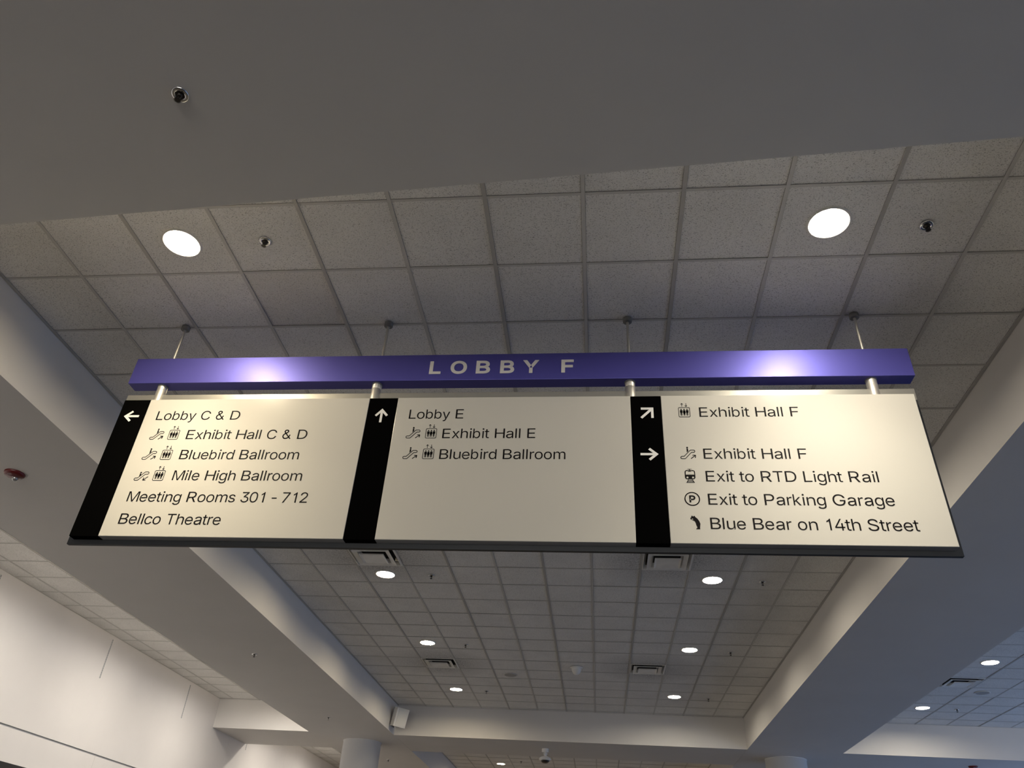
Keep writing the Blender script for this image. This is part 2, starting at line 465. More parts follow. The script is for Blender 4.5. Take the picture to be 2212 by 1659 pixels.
# ------------------------------------------------------------------ sprinklers
def make_sprinkler(label):
    z = 0
    t = thing('sprinkler', (0, 0, 0), label, 'fire sprinkler', 'pendent fire sprinklers')
    b = MB(M['chrome']); b.lathe((0, 0, 0), [(.042, 0), (.042, -.003), (.037, -.009), (.025, -.010), (.021, -.004), (.021, .0)], 32, cap=False); b.build('escutcheon', t)
    b = MB(M['brass'])
    b.lathe((0, 0, 0), [(.021, -.0035), (.012, -.004), (.012, -.016), (.008, -.018), (.0001, -.018)], 20, cap=False)
    for s in (-1, 1):
        b.tube((s * .010, 0, -.014), (s * .013, 0, -.026), .0028, 8); b.tube((s * .013, 0, -.026), (s * .003, 0, -.043), .0028, 8)
    b.tube((0, 0, -.016), (0, 0, -.042), .0026, 8)
    b.build('frame_arms', t)
    b = MB(M['brass'])
    n = 16; vs = []
    for zz in (-.0435, -.0455):
        for k in range(2 * n):
            r = .017 if k % 2 == 0 else .0115
            a0 = math.pi * k / n
            vs += [(r * math.cos(a0 - .07), r * math.sin(a0 - .07), zz), (r * math.cos(a0 + .07), r * math.sin(a0 + .07), zz)]
    m2 = 4 * n
    b.add(vs, [list(range(m2)), list(range(m2, 2 * m2))[::-1]] + [[k, (k + 1) % m2, m2 + (k + 1) % m2, m2 + k] for k in range(m2)])
    b.build('deflector', t)
    return t


sp = make_sprinkler('chrome-ringed sprinkler alone in the plain soffit at top left')
sp.location = (-1.912, 1.970, ZS)
SPR = [(-2.213, 3.487, ZC, 'sprinkler in the tile right of the near left downlight'),
       (2.055, 3.525, ZC, 'sprinkler in the tile right of the near right downlight'),
       (-2.184, 9.587, ZC, 'sprinkler just under the sign, right of the downlight near the dusty vent'),
       (2.085, 9.605, ZC, 'sprinkler just under the right panel of the sign'),
       (-2.174, 12.686, ZC, 'sprinkler right of the second far downlight of the left row'),
       (2.110, 12.713, ZC, 'sprinkler right of the second far downlight of the right row'),
       (-2.205, 15.785, ZC, 'sprinkler right of the last downlight of the left row'),
       (2.110, 15.804, ZC, 'sprinkler right of the last downlight of the right row'),
       (6.702, 15.965, ZC, 'sprinkler in the right coffer near its far cross beam'),
       (-2.20, 23.87, ZC, 'sprinkler in the far coffer to the left of the dome camera'),
       (-5.173, 11.389, ZS, 'sprinkler in the middle of the left beam underside'),
       (-5.329, 15.792, ZS, 'sprinkler in the left beam underside just above the round column'),
       (-5.214, 20.551, ZS, 'sprinkler in the left beam underside to the right of the round column')]
for x, y, z, lab in SPR: copy_thing(sp, (x, y, z), lab, random.uniform(0, 3))


# ------------------------------------------------------------------ square air vents (stepped cones)
def make_vent(label):
    t = thing('air_vent', (0, 0, 0), label, 'air vent', 'square ceiling air diffusers')
    def ring(b, s0, z0, s1, z1, th=.0025, mi=0):
        q = lambda s, z: [(-s, -s, z), (s, -s, z), (s, s, z), (-s, s, z)]
        vs = q(s0, z0) + q(s1, z1) + q(s0, z0 + th) + q(s1, z1 + th)
        fs = []
        for k in range(4):
            j = (k + 1) % 4
            fs += [[k, j, 4 + j, 4 + k], [8 + k, 8 + j, 12 + j, 12 + k], [k, j, 8 + j, 8 + k], [4 + k, 4 + j, 12 + j, 12 + k]]
        b.add(vs, fs, mi)
    b = MB(M['ventpaint']); ring(b, .303, -.001, .282, -.003); ring(b, .282, -.003, .252, .045); b.build('outer_frame', t)
    b = MB(M['ventpaint']); ring(b, .240, -.022, .186, -.012); ring(b, .186, -.012, .162, .038); ring(b, .240, -.022, .236, -.014); b.build('middle_cone', t)
    b = MB(M['ventpaint']); ring(b, .157, -.042, .133, -.034); b.box(-.133, .133, -.133, .133, -.034, -.031)
    b.box(-.157, .157, -.157, .157, -.030, -.028); b.build('centre_plate', t)
    b = MB(M['dark']); b.lathe((0, 0, 0), [(.14, .06), (.14, .2)], 24); b.box(-.30, .30, -.30, .30, .055, .058)
    for s in (-1, 1): b.box(s * .19 - .004, s * .19 + .004, -.22, .22, .0, .055); b.box(-.22, .22, s * .19 - .004, s * .19 + .004, .0, .055)
    b.build('duct_throat', t)
    return t


v = make_vent('square air vent half hidden by the sign bottom, dusty tiles round it, left of centre')
v.location = (VENTS[0][0], VENTS[0][1], ZC)
for p, lab in ((VENTS[1], 'square air vent half hidden by the bottom of the right panel of the sign'),
               (VENTS[2], 'square air vent in the middle of the left row of far downlights'),
               (VENTS[3], 'square air vent in the middle of the right row of far downlights'),
               (vents_r[0], 'square air vent in the right coffer, partly masked by the bluish beam')):
    copy_thing(v, (p[0], p[1], ZC), lab)


# ------------------------------------------------------------------ loudspeaker grilles, motion sensor
def make_ceiling_speaker(label):
    t = thing('ceiling_speaker', (0, 0, 0), label, 'ceiling speaker', 'flush round ceiling speakers')
    b = MB(M['trimring']); b.lathe((0, 0, 0), [(.128, 0), (.128, -.004), (.118, -.008), (.112, -.006)], 40, cap=False); b.build('rim', t)
    b = MB(M['grille']); b.lathe((0, 0, 0), [(.113, -.006), (.06, -.009), (.0001, -.010)], 40, cap=False); b.build('grille', t)
    return t


cs = make_ceiling_speaker('flush round grey speaker in the middle coffer, left of the white dome sensor')
cs.location = (-1.600, 14.498, ZC)
copy_thing(cs, (6.660, 14.68, ZC), 'flush round grey speaker in the right coffer')
t = thing('motion_sensor', (-.376, 13.86, ZC), 'white dome sensor on the tiles near the middle of the far ceiling', 'sensor')
b = MB(M['plastic']); b.lathe((-.376, 13.86, ZC), [(.108, .0), (.108, -.008), (.098, -.015), (.082, -.017)], 40, cap=False); b.build('mounting_ring', t)
b = MB(M['plastic']); b.lathe((-.376, 13.86, ZC), [(.085, -.015)] + [(.085 * math.cos(a), -.015 - .115 * math.sin(a)) for a in [math.pi / 2 * k / 10 for k in range(1, 10)]] + [(.0001, -.13)], 40, cap=False); b.build('dome', t)

# ------------------------------------------------------------------ dome camera under the cross beam
cx, cy = -1.159, 18.205
z0 = ZS + e
t = thing('dome_camera', (cx, cy, z0), 'white pendant dome camera under the far cross beam', 'security camera')
b = MB(M['plastic']); b.lathe((cx, cy, z0), [(.075, 0), (.075, -.055), (.068, -.065), (.03, -.068)], 32); b.build('ceiling_mount', t)
b = MB(M['plastic']); b.lathe((cx, cy, z0), [(.030, -.066), (.030, -.095), (.048, -.098), (.048, -.106), (.032, -.110), (.032, -.150)], 24); b.build('stem', t)
b = MB(M['plastic']); b.lathe((cx, cy, z0), [(.035, -.140), (.07, -.150), (.105, -.168), (.128, -.190), (.131, -.215), (.122, -.228), (.098, -.229)], 40); b.build('housing', t)
b = MB(M['blackglass']); b.lathe((cx, cy, z0), [(.098 * math.cos(a), -.228 - .062 * math.sin(a)) for a in [math.pi / 2 * k / 8 for k in range(8)]] + [(.0001, -.29)], 40, cap=False); b.build('camera_dome', t)


# ------------------------------------------------------------------ wall loudspeaker in the corner
def rotm(y, p, r): return Matrix.Rotation(y, 3, 'Z') @ Matrix.Rotation(p, 3, 'X') @ Matrix.Rotation(r, 3, 'Y')


R = rotm(.6628, .2158, .0723); C = Vector((-4.1535, 16.85, 4.9201))
t = thing('loudspeaker', (LX1, 17.02, 4.92), 'white box loudspeaker on a bracket in the far left corner of the coffer', 'loudspeaker')
b = MB(M['plastic']); b.rbox(C, (.279, .1813, .368), .010, R, seg=3); b.build('cabinet', t)
b = MB(M['trimring']); b.rbox(C + R @ Vector((.012, -.0915, 0)), (.225, .008, .335), .003, R); b.build('front_grille', t)
for k in range(5):
    b = MB(M['brass']); p = C + R @ Vector((-.1385, .075, -.155 + .0775 * k)); q = C + R @ Vector((-.1425, .075, -.155 + .0775 * k)); b.tube(p, q, .0055, 10); b.build('screw', t)
b = MB(M['brass'])
b.tube(C + R @ Vector((-.09, .085, -.02)), (LX1 + .012, 17.08, 4.90), .022, 12); b.rbox(C + R @ Vector((-.07, .118, -.02)), (.05, .07, .26), .004, R); b.box(LX1, LX1 + .014, 16.98, 17.18, 4.78, 5.04); b.build('wall_bracket', t)


# ------------------------------------------------------------------ red fire alarm strobes
def make_strobe(label):
    t = thing('fire_alarm_strobe', (0, 0, 0), label, 'fire alarm', 'red ceiling fire alarm strobes')
    b = MB(M['red']); b.lathe((0, 0, 0), [(.088, 0), (.088, -.010), (.082, -.024), (.068, -.032), (.0001, -.034)], 48, cap=False); o = b.build('base', t)
    b = MB(M['clear']); b.lathe((0, .028, -.031), [(.026, 0), (.026, -.014), (.020, -.026), (.010, -.031), (.0001, -.033)], 24, cap=False); b.build('lens', t)
    return t


st = make_strobe('red round fire alarm strobe under the left beam at the left picture edge')

# lettering outlines: per glyph a list of closed splines, per point handle-left, knot, handle-right
G={'&':[[[221,-7,197,-7,163,-7],[135,-1,110,12,86,24],[67,41,54,62,41,83],[34,107,34,133,34,155],[39,174,47,189,56,205],[69,220,85,235,101,249],[119,263,140,279,166,298],[191,316,216,335,223,340],[230,346,237,352,244,359],[250,366,255,375,259,384],[262,394,262,405,262,421],[256,434,245,445,235,456],[220,461,201,461,189,461],[178,458,168,453,158,448],[151,441,145,431,140,422],[137,411,137,399,137,386],[140,374,145,363,151,352],[159,340,169,327,179,315],[190,300,204,284,282,189],[360,95,438,0,413,0],[389,0,364,0,300,77],[236,154,171,231,152,255],[135,275,121,293,107,310],[95,327,87,344,79,361],[75,379,75,398,75,421],[81,441,91,458,101,475],[116,489,134,499,153,509],[175,513,200,513,225,513],[247,509,266,499,284,489],[298,476,308,459,319,443],[324,424,324,404,324,389],[321,375,315,362,309,348],[302,336,291,325,281,314],[269,303,256,293,222,268],[188,243,154,217,133,202],[119,188,110,174,101,161],[97,147,97,131,97,115],[101,100,109,87,117,75],[129,65,143,57,158,50],[174,46,193,46,213,46],[233,51,251,59,270,68],[286,80,301,95,316,111],[328,130,336,151,345,173],[349,197,349,224,368,224],[388,224,408,224,408,192],[404,165,397,144,389,122],[381,105,371,92,361,79],[352,69,345,62,341,57],[337,52,333,47,316,29],[296,16,271,7,246,-2]]],
'-':[[[263,244,337,244,337,226],[337,207,337,188,263,188],[188,188,114,188,114,207],[114,226,114,244,188,244]]],
'0':[[[264,-7,227,-7,189,-7],[157,3,130,24,103,45],[83,74,69,113,55,152],[48,199,48,254,48,309],[55,356,69,395,83,434],[104,464,130,484,157,505],[189,516,227,516,264,516],[296,505,323,484,350,464],[370,434,384,395,398,356],[405,309,405,254,405,199],[398,152,384,113,370,74],[350,45,323,24,297,3]],[[202,50,227,50,252,50],[273,58,290,74,308,90],[321,113,330,144,339,174],[344,211,344,254,344,297],[339,334,330,365,321,395],[308,419,290,435,273,451],[252,460,227,460,202,460],[180,451,163,435,146,419],[132,395,123,365,114,334],[109,297,109,254,109,211],[114,174,123,144,132,113],[146,90,163,74,180,58]]],
'1':[[[181,0,76,0,76,18],[76,36,76,55,181,55],[286,55,391,55,391,36],[391,18,391,0,286,0]],[[250,509,276,509,276,339],[276,170,276,0,255,0],[234,0,212,0,212,149],[212,299,212,448,211,448],[210,448,209,448,168,418],[127,388,86,358,86,381],[86,404,86,427,123,454],[161,481,198,509,224,509]]],
'2':[[[172,0,64,0,64,16],[64,32,64,47,121,108],[177,168,234,229,254,249],[270,267,282,282,295,298],[304,313,311,327,317,341],[320,356,320,371,320,390],[316,405,308,419,299,432],[288,442,273,449,259,456],[242,460,224,460,204,460],[187,456,172,447,158,439],[147,428,139,413,131,399],[127,382,127,362,107,362],[86,362,66,362,66,392],[72,419,86,442,100,465],[119,483,143,496,167,509],[194,516,225,516,255,516],[282,509,306,497,329,484],[348,467,361,445,374,424],[381,399,381,372,381,354],[378,335,371,318,364,300],[353,280,336,259,319,237],[296,211,267,180,229,140],[191,100,153,60,153,59],[153,58,153,57,231,57],[310,57,389,57,389,38],[389,19,389,0,281,0]]],
'3':[[[252,-7,218,-7,187,-7],[158,-1,133,10,107,21],[86,37,70,57,54,78],[46,103,44,132,66,132],[87,132,109,132,111,114],[117,99,126,87,136,75],[149,65,165,59,181,53],[199,50,219,50,239,50],[258,53,275,61,292,68],[305,79,315,93,324,107],[329,124,329,145,329,163],[325,181,316,196,307,212],[293,224,275,234,256,243],[231,248,201,248,186,248],[172,248,157,248,157,265],[157,282,157,299,200,349],[244,399,288,448,288,450],[288,451,288,452,215,452],[142,452,70,452,70,471],[70,490,70,509,171,509],[272,509,372,509,372,493],[372,477,372,461,319,400],[265,339,211,278,211,282],[211,285,211,289,249,293],[281,288,308,276,335,263],[356,246,371,222,386,199],[393,173,393,145,393,115],[385,89,370,66,355,43],[335,25,309,12,282,0]]],
'4':[[[164,105,40,105,40,123],[40,141,40,158,109,275],[178,392,247,509,268,509],[289,509,311,509,243,394],[176,280,109,166,109,165],[109,164,109,163,210,163],[312,163,413,163,413,144],[413,125,413,105,289,105]],[[302,0,282,0,282,40],[282,81,282,121,282,130],[282,138,282,146,282,203],[282,260,282,318,302,318],[322,318,343,318,343,212],[343,106,343,0,322,0]]],
'7':[[[120,0,97,0,172,149],[248,299,323,448,323,450],[323,451,323,452,236,452],[149,452,62,452,62,471],[62,490,62,509,172,509],[281,509,391,509,391,489],[391,469,391,449,315,299],[240,150,165,0,142,0]]],
'B':[[[122,0,60,0,60,170],[60,339,60,509,120,509],[181,509,241,509,276,509],[306,503,329,491,352,479],[369,462,381,442,392,422],[398,399,398,374,398,352],[394,334,387,320,379,306],[369,294,356,286,344,277],[330,271,315,267,315,265],[315,264,315,262,331,261],[347,255,363,245,379,235],[392,221,402,203,413,185],[418,163,418,136,418,111],[412,87,400,67,388,46],[370,30,344,18,319,6],[287,0,247,0,184,0]],[[125,115,125,57,165,57],[205,57,245,57,284,57],[313,65,330,80,347,95],[355,114,355,137,355,154],[351,170,342,184,334,198],[321,209,306,218,290,227],[271,231,248,231,207,231],[166,231,125,231,125,173]],[[125,341,125,285,162,285],[200,285,238,285,257,285],[273,289,288,296,303,303],[315,313,323,326,332,339],[336,355,336,372,336,395],[328,414,313,429,297,444],[273,452,240,452,202,452],[163,452,125,452,125,396]]],
'C':[[[293,-7,267,-7,223,-7],[184,4,150,25,116,46],[89,76,70,115,50,154],[40,201,40,254,40,308],[50,354,70,393,89,432],[116,462,150,484,184,505],[223,516,267,516,293,516],[317,512,340,504,363,497],[384,486,402,471,420,457],[436,439,448,418,460,398],[468,374,473,348,451,348],[430,348,408,348,404,366],[398,381,389,395,381,408],[370,419,357,428,345,438],[331,444,315,449,300,454],[284,456,267,456,236,456],[208,448,184,432,159,417],[139,394,125,364,111,334],[103,297,103,254,103,211],[111,175,125,145,140,115],[159,92,184,76,209,61],[236,53,267,53,284,53],[300,55,315,60,331,65],[345,71,357,81,370,90],[381,101,389,114,398,128],[404,143,408,160,430,160],[451,160,473,160,469,135],[460,111,448,91,436,70],[421,52,402,38,384,23],[363,12,341,5,318,-3]]],
'D':[[[271,0,219,0,178,0],[137,0,96,0,96,19],[96,38,96,57,136,57],[175,57,215,57,256,57],[291,65,318,81,345,97],[366,119,379,149,392,179],[399,214,399,255,399,296],[392,331,379,361,366,390],[346,412,320,428,293,444],[260,452,221,452,178,452],[136,452,93,452,93,471],[93,490,93,509,137,509],[181,509,225,509,275,509],[317,499,353,478,388,458],[415,429,433,391,452,353],[462,308,462,255,462,202],[452,157,433,119,414,81],[387,51,351,31,314,10]],[[103,509,125,509,125,339],[125,170,125,0,103,0],[82,0,60,0,60,170],[60,339,60,509,82,509]]],
'E':[[[165,0,60,0,60,170],[60,339,60,509,164,509],[268,509,372,509,372,490],[372,471,372,452,290,452],[207,452,125,452,125,396],[125,341,125,286,202,286],[278,286,355,286,355,267],[355,248,355,229,278,229],[202,229,125,229,125,172],[125,114,125,57,208,57],[292,57,375,57,375,38],[375,19,375,0,270,0]]],
'F':[[[82,0,60,0,60,170],[60,339,60,509,163,509],[266,509,369,509,369,490],[369,471,369,452,288,452],[206,452,125,452,125,394],[125,336,125,278,198,278],[272,278,346,278,346,259],[346,240,346,221,272,221],[198,221,125,221,125,147],[125,74,125,0,103,0]]],
'G':[[[309,-7,269,-7,223,-7],[184,4,149,25,115,46],[88,77,69,116,50,155],[40,201,40,254,40,308],[50,354,69,393,88,432],[115,462,149,484,183,505],[221,516,265,516,292,516],[317,512,340,504,364,496],[385,484,403,469,422,454],[437,437,449,416,461,396],[470,373,474,349,452,349],[430,349,408,349,403,365],[396,380,387,393,379,406],[368,417,356,427,344,436],[330,444,315,448,300,453],[283,456,265,456,235,456],[208,448,183,432,159,417],[139,394,125,364,111,334],[103,297,103,254,103,211],[111,175,125,145,140,115],[159,92,184,76,209,61],[237,53,269,53,297,53],[323,59,345,71,367,83],[384,101,396,123,409,146],[415,172,415,202,421,201],[428,200,434,199,384,199],[333,199,283,199,283,218],[283,237,283,256,348,256],[413,256,478,256,478,237],[478,219,478,200,478,158],[469,122,451,91,433,60],[408,36,377,19,345,2]]],
'H':[[[82,0,60,0,60,170],[60,339,60,509,82,509],[103,509,125,509,125,435],[125,362,125,289,214,289],[303,289,392,289,392,362],[392,435,392,509,414,509],[435,509,457,509,457,339],[457,170,457,0,435,0],[414,0,392,0,392,77],[392,155,392,232,303,232],[214,232,125,232,125,155],[125,77,125,0,103,0]]],
'L':[[[160,0,60,0,60,170],[60,339,60,509,82,509],[103,509,125,509,125,358],[125,208,125,57,203,57],[282,57,361,57,361,38],[361,19,361,0,261,0]]],
'M':[[[81,0,60,0,60,170],[60,339,60,509,91,509],[121,509,152,509,193,402],[235,294,277,187,280,180],[284,170,287,159,291,148],[295,136,299,123,303,110],[307,97,311,84,315,71],[319,59,322,49,317,49],[312,49,307,49,310,59],[314,70,318,83,322,95],[326,108,330,121,334,134],[338,147,342,158,346,170],[349,179,352,187,394,294],[435,402,476,509,507,509],[537,509,568,509,568,339],[568,170,568,0,547,0],[525,0,504,0,504,97],[504,194,504,291,504,302],[504,314,504,327,505,340],[505,354,505,369,505,383],[506,398,506,413,506,428],[507,443,507,457,509,457],[511,457,513,457,508,441],[503,426,498,409,492,393],[487,378,482,363,477,348],[472,334,467,322,463,309],[459,299,456,291,418,194],[380,97,342,0,323,0],[305,0,286,0,248,97],[209,194,170,291,167,299],[163,309,159,321,155,333],[150,346,145,361,140,376],[135,391,129,408,124,424],[118,441,112,457,114,457],[117,457,119,457,119,444],[120,431,120,416,120,401],[121,387,121,372,121,357],[121,342,122,328,122,315],[122,302,122,291,122,194],[122,97,122,0,101,0]]],
'O':[[[311,-7,267,-7,223,-7],[184,4,150,25,116,46],[90,76,70,115,50,154],[40,201,40,254,40,308],[50,354,70,393,90,432],[116,462,150,484,184,505],[223,516,267,516,311,516],[350,505,384,484,418,462],[444,432,464,393,483,354],[493,308,493,254,493,201],[483,154,464,115,444,76],[418,46,384,25,350,4]],[[236,53,267,53,297,53],[325,61,349,76,374,91],[394,114,408,144,423,174],[430,211,430,254,430,298],[423,335,408,365,394,395],[374,417,349,433,325,448],[297,456,267,456,236,456],[209,448,184,433,159,417],[140,394,125,364,111,334],[103,297,103,254,103,211],[111,174,125,144,140,114],[159,92,184,76,209,61]]],
'P':[[[82,0,60,0,60,170],[60,339,60,509,118,509],[177,509,235,509,274,509],[307,502,332,487,358,473],[377,454,390,430,402,405],[409,378,409,348,409,317],[402,290,390,265,377,241],[358,222,332,207,307,193],[274,186,235,186,193,186],[151,186,109,186,109,205],[109,224,109,242,150,242],[191,242,233,242,259,242],[281,247,297,256,313,265],[325,278,333,294,341,310],[344,328,344,348,344,368],[341,386,333,402,325,417],[313,430,297,439,280,448],[259,452,232,452,196,452],[160,452,125,452,125,301],[125,151,125,0,103,0]]],
'R':[[[82,0,60,0,60,170],[60,339,60,509,119,509],[177,509,236,509,275,509],[307,502,333,489,359,475],[378,457,390,433,403,410],[409,382,409,352,409,321],[403,295,390,271,378,248],[359,230,333,217,307,204],[275,198,236,198,189,198],[143,198,96,198,96,217],[96,236,96,255,142,255],[188,255,234,255,260,255],[281,259,298,267,314,275],[326,286,334,300,341,315],[345,332,345,352,345,372],[341,390,334,405,326,420],[314,431,298,440,281,448],[259,452,233,452,197,452],[161,452,125,452,125,301],[125,151,125,0,103,0]],[[378,0,353,0,312,76],[271,153,230,229,254,229],[279,229,303,229,344,153],[386,76,428,0,403,0]]],
'S':[[[263,-9,224,-9,187,-9],[155,-3,128,9,100,21],[79,38,64,60,49,82],[40,107,38,137,60,137],[82,137,104,137,106,117],[112,101,123,88,134,75],[149,65,166,59,184,52],[203,49,224,49,247,49],[268,53,286,60,304,68],[319,78,329,92,340,105],[346,121,346,139,346,155],[341,169,332,179,323,189],[311,198,296,205,281,211],[264,217,245,222,224,228],[204,234,184,239,142,251],[109,268,86,289,63,311],[52,339,52,372,52,401],[60,426,75,448,90,469],[111,486,138,498,164,510],[194,516,227,516,261,516],[290,510,316,498,342,486],[362,469,377,449,392,428],[400,404,401,378,380,378],[358,378,337,378,335,403],[323,423,302,437,281,451],[256,459,225,459,203,459],[184,455,167,448,151,441],[138,431,129,418,120,406],[115,391,115,376,115,358],[120,344,131,334,142,323],[154,314,169,308,184,302],[199,297,212,293,230,289],[247,284,264,279,279,275],[295,270,312,264,328,257],[344,248,359,238,373,227],[385,214,395,198,404,181],[408,162,408,139,408,111],[401,86,386,64,372,41],[351,24,323,11,296,-2]]],
'T':[[[85,452,32,452,32,471],[32,490,32,509,160,509],[288,509,417,509,417,490],[417,471,417,452,363,452],[310,452,257,452,257,301],[257,151,257,0,235,0],[214,0,193,0,193,151],[193,301,193,452,139,452]]],
'Y':[[[225,0,203,0,203,69],[203,139,203,208,141,308],[79,409,16,509,41,509],[66,509,91,509,125,454],[159,399,192,344,203,326],[213,309,222,292,231,275],[240,255,250,230,241,230],[232,230,224,230,233,255],[242,276,251,293,260,310],[270,327,280,344,314,399],[347,454,381,509,406,509],[430,509,455,509,393,409],[330,308,268,208,268,139],[268,69,268,0,247,0]]],
'a':[[[182,-9,160,-9,136,-9],[114,-4,94,5,75,14],[59,27,48,45,36,62],[30,83,30,108,30,130],[35,147,43,161,52,175],[63,185,78,193,92,201],[108,207,125,211,143,215],[160,218,178,220,201,223],[219,225,234,227,248,228],[258,231,265,235,272,239],[276,245,276,255,276,255],[276,256,276,257,276,272],[273,286,267,297,261,308],[252,316,240,322,228,328],[213,331,196,331,178,331],[162,328,149,322,136,317],[126,309,118,301,110,292],[104,283,100,274,80,280],[61,285,41,291,50,314],[62,332,79,346,95,360],[113,369,133,375,153,381],[173,384,194,384,208,384],[223,383,239,379,255,376],[271,370,286,360,301,351],[313,338,322,320,332,303],[337,280,337,251,337,168],[337,84,337,0,317,0],[297,0,277,0,277,17],[277,35,277,52,275,52],[274,52,272,52,268,43],[261,34,252,25,243,15],[230,7,215,1,200,-5]],[[155,45,170,45,193,45],[212,50,228,59,243,68],[255,79,263,93,271,107],[276,122,276,138,276,155],[276,173,276,190,273,187],[268,184,259,182,251,180],[242,178,231,176,221,174],[210,172,200,171,190,170],[182,169,175,168,161,166],[147,163,134,159,121,154],[111,148,103,139,96,131],[92,119,92,105,92,92],[95,81,102,72,109,63],[118,57,130,52,142,48]]],
'b':[[[261,-8,229,-8,206,-8],[187,-4,172,4,158,12],[146,21,138,31,129,42],[123,51,118,59,116,59],[114,59,112,59,112,39],[112,20,112,0,92,0],[72,0,53,0,53,170],[53,339,53,509,73,509],[93,509,114,509,114,446],[114,382,114,319,115,319],[117,319,118,319,123,327],[129,336,137,346,145,356],[157,365,171,373,186,381],[205,384,229,384,261,384],[289,376,313,361,337,345],[356,322,370,293,383,263],[390,229,390,189,390,149],[383,114,370,84,356,55],[337,32,313,16,289,0]],[[197,47,220,47,244,47],[263,53,279,66,295,78],[308,95,316,117,324,138],[328,162,328,189,328,216],[324,240,316,261,308,282],[296,299,280,311,264,324],[244,330,220,330,197,330],[177,324,161,312,145,300],[133,284,125,263,117,242],[113,217,113,189,113,161],[117,136,125,115,133,94],[146,77,162,65,178,53]]],
'c':[[[226,-8,207,-8,173,-8],[143,0,117,16,91,33],[71,56,56,85,41,114],[34,149,34,187,34,227],[41,262,56,291,71,321],[91,343,117,360,143,376],[173,384,207,384,226,384],[243,382,260,377,276,372],[292,365,305,356,319,347],[330,335,340,322,350,309],[357,294,362,277,342,272],[322,267,303,262,300,272],[296,281,290,289,285,297],[278,305,270,311,262,317],[253,322,242,325,232,328],[220,330,207,330,182,330],[161,323,145,310,129,297],[116,280,108,258,100,237],[96,213,96,187,96,162],[100,139,108,117,116,96],[129,79,145,66,161,53],[182,46,207,46,220,46],[232,48,243,52,253,55],[263,60,271,66,279,72],[286,80,292,89,297,97],[301,107,304,117,324,112],[343,107,363,102,358,85],[351,70,341,56,332,43],[320,31,306,21,293,12],[277,4,261,-1,244,-6]]],
'd':[[[219,-8,195,-8,164,-8],[136,0,111,16,87,32],[68,55,55,84,41,114],[34,149,34,189,34,229],[41,263,55,293,69,322],[88,345,112,361,136,376],[164,384,196,384,219,384],[238,381,253,373,268,365],[279,356,287,346,296,336],[302,327,306,319,308,319],[309,319,311,319,311,382],[311,446,311,509,331,509],[351,509,372,509,372,339],[372,170,372,0,352,0],[332,0,313,0,313,20],[313,39,313,59,311,59],[309,59,307,59,302,51],[295,42,287,31,278,21],[267,12,252,4,238,-4]],[[181,47,205,47,227,47],[247,53,263,65,279,77],[291,94,299,115,308,136],[312,161,312,189,312,217],[308,242,300,263,292,284],[279,300,263,312,247,324],[228,330,205,330,181,330],[161,324,145,311,129,299],[116,282,108,261,100,240],[96,216,96,189,96,162],[100,138,109,117,117,95],[129,78,145,66,161,53]]],
'e':[[[238,-8,212,-8,175,-8],[143,0,117,16,90,33],[70,56,56,85,41,114],[34,148,34,187,34,226],[41,260,55,290,69,319],[89,343,115,359,141,376],[171,384,205,384,226,384],[246,381,266,374,285,367],[303,356,319,341,335,326],[348,306,357,282,366,258],[371,228,371,194,371,186],[371,178,371,169,272,169],[174,169,75,169,75,187],[75,204,75,221,163,221],[250,221,338,221,329,215],[319,208,310,202,310,227],[306,249,298,269,290,288],[278,303,263,314,247,325],[228,330,205,330,182,330],[163,325,146,313,130,302],[118,288,109,270,100,251],[96,232,96,211,96,200],[96,189,96,178,96,150],[101,126,110,106,120,87],[134,72,151,61,168,51],[189,46,212,46,228,46],[241,48,254,53,266,57],[277,64,285,73,294,82],[301,93,306,105,325,101],[345,96,365,91,359,71],[349,54,335,39,321,24],[303,13,283,4,262,-4]]],
'g':[[[238,-151,207,-151,179,-151],[155,-147,134,-140,113,-132],[96,-123,82,-110,69,-98],[58,-84,51,-69,67,-60],[84,-50,101,-41,107,-49],[113,-57,122,-66,130,-75],[141,-82,154,-88,168,-94],[186,-97,207,-97,238,-97],[263,-90,282,-75,302,-60],[311,-37,311,-6,311,19],[311,44,311,68,310,68],[308,68,306,68,301,60],[295,51,287,41,278,32],[267,23,252,16,238,8],[219,5,195,5,164,5],[137,12,113,27,88,41],[69,62,55,90,41,118],[34,152,34,191,34,230],[41,264,55,293,69,322],[88,345,112,361,137,376],[165,384,196,384,220,384],[239,381,253,373,268,365],[280,356,288,346,297,336],[303,327,308,319,309,319],[311,319,313,319,313,339],[313,359,313,379,333,379],[353,379,372,379,372,250],[372,121,372,-9,372,-42],[365,-69,350,-90,335,-111],[316,-126,291,-136,266,-146]],[[181,59,205,59,228,59],[248,64,264,75,280,86],[292,101,300,121,308,141],[312,165,312,193,312,220],[308,243,300,264,292,284],[280,301,264,312,248,324],[228,330,205,330,181,330],[161,324,145,312,129,299],[117,283,109,262,100,242],[96,219,96,193,96,166],[100,143,109,123,117,103],[129,87,145,76,162,65]]],
'h':[[[114,249,114,227,114,151],[114,76,114,0,93,0],[73,0,53,0,53,170],[53,339,53,509,73,509],[93,509,114,509,114,435],[114,361,114,287,110,287],[106,287,102,287,114,322],[131,347,152,362,174,377],[199,384,227,384,253,384],[276,379,295,369,315,358],[330,342,341,321,352,299],[357,273,357,240,357,160],[357,80,357,0,337,0],[316,0,296,0,296,78],[296,157,296,235,296,265],[288,288,273,304,258,321],[237,329,210,329,192,329],[175,325,161,317,146,309],[135,298,126,283,118,267]]],
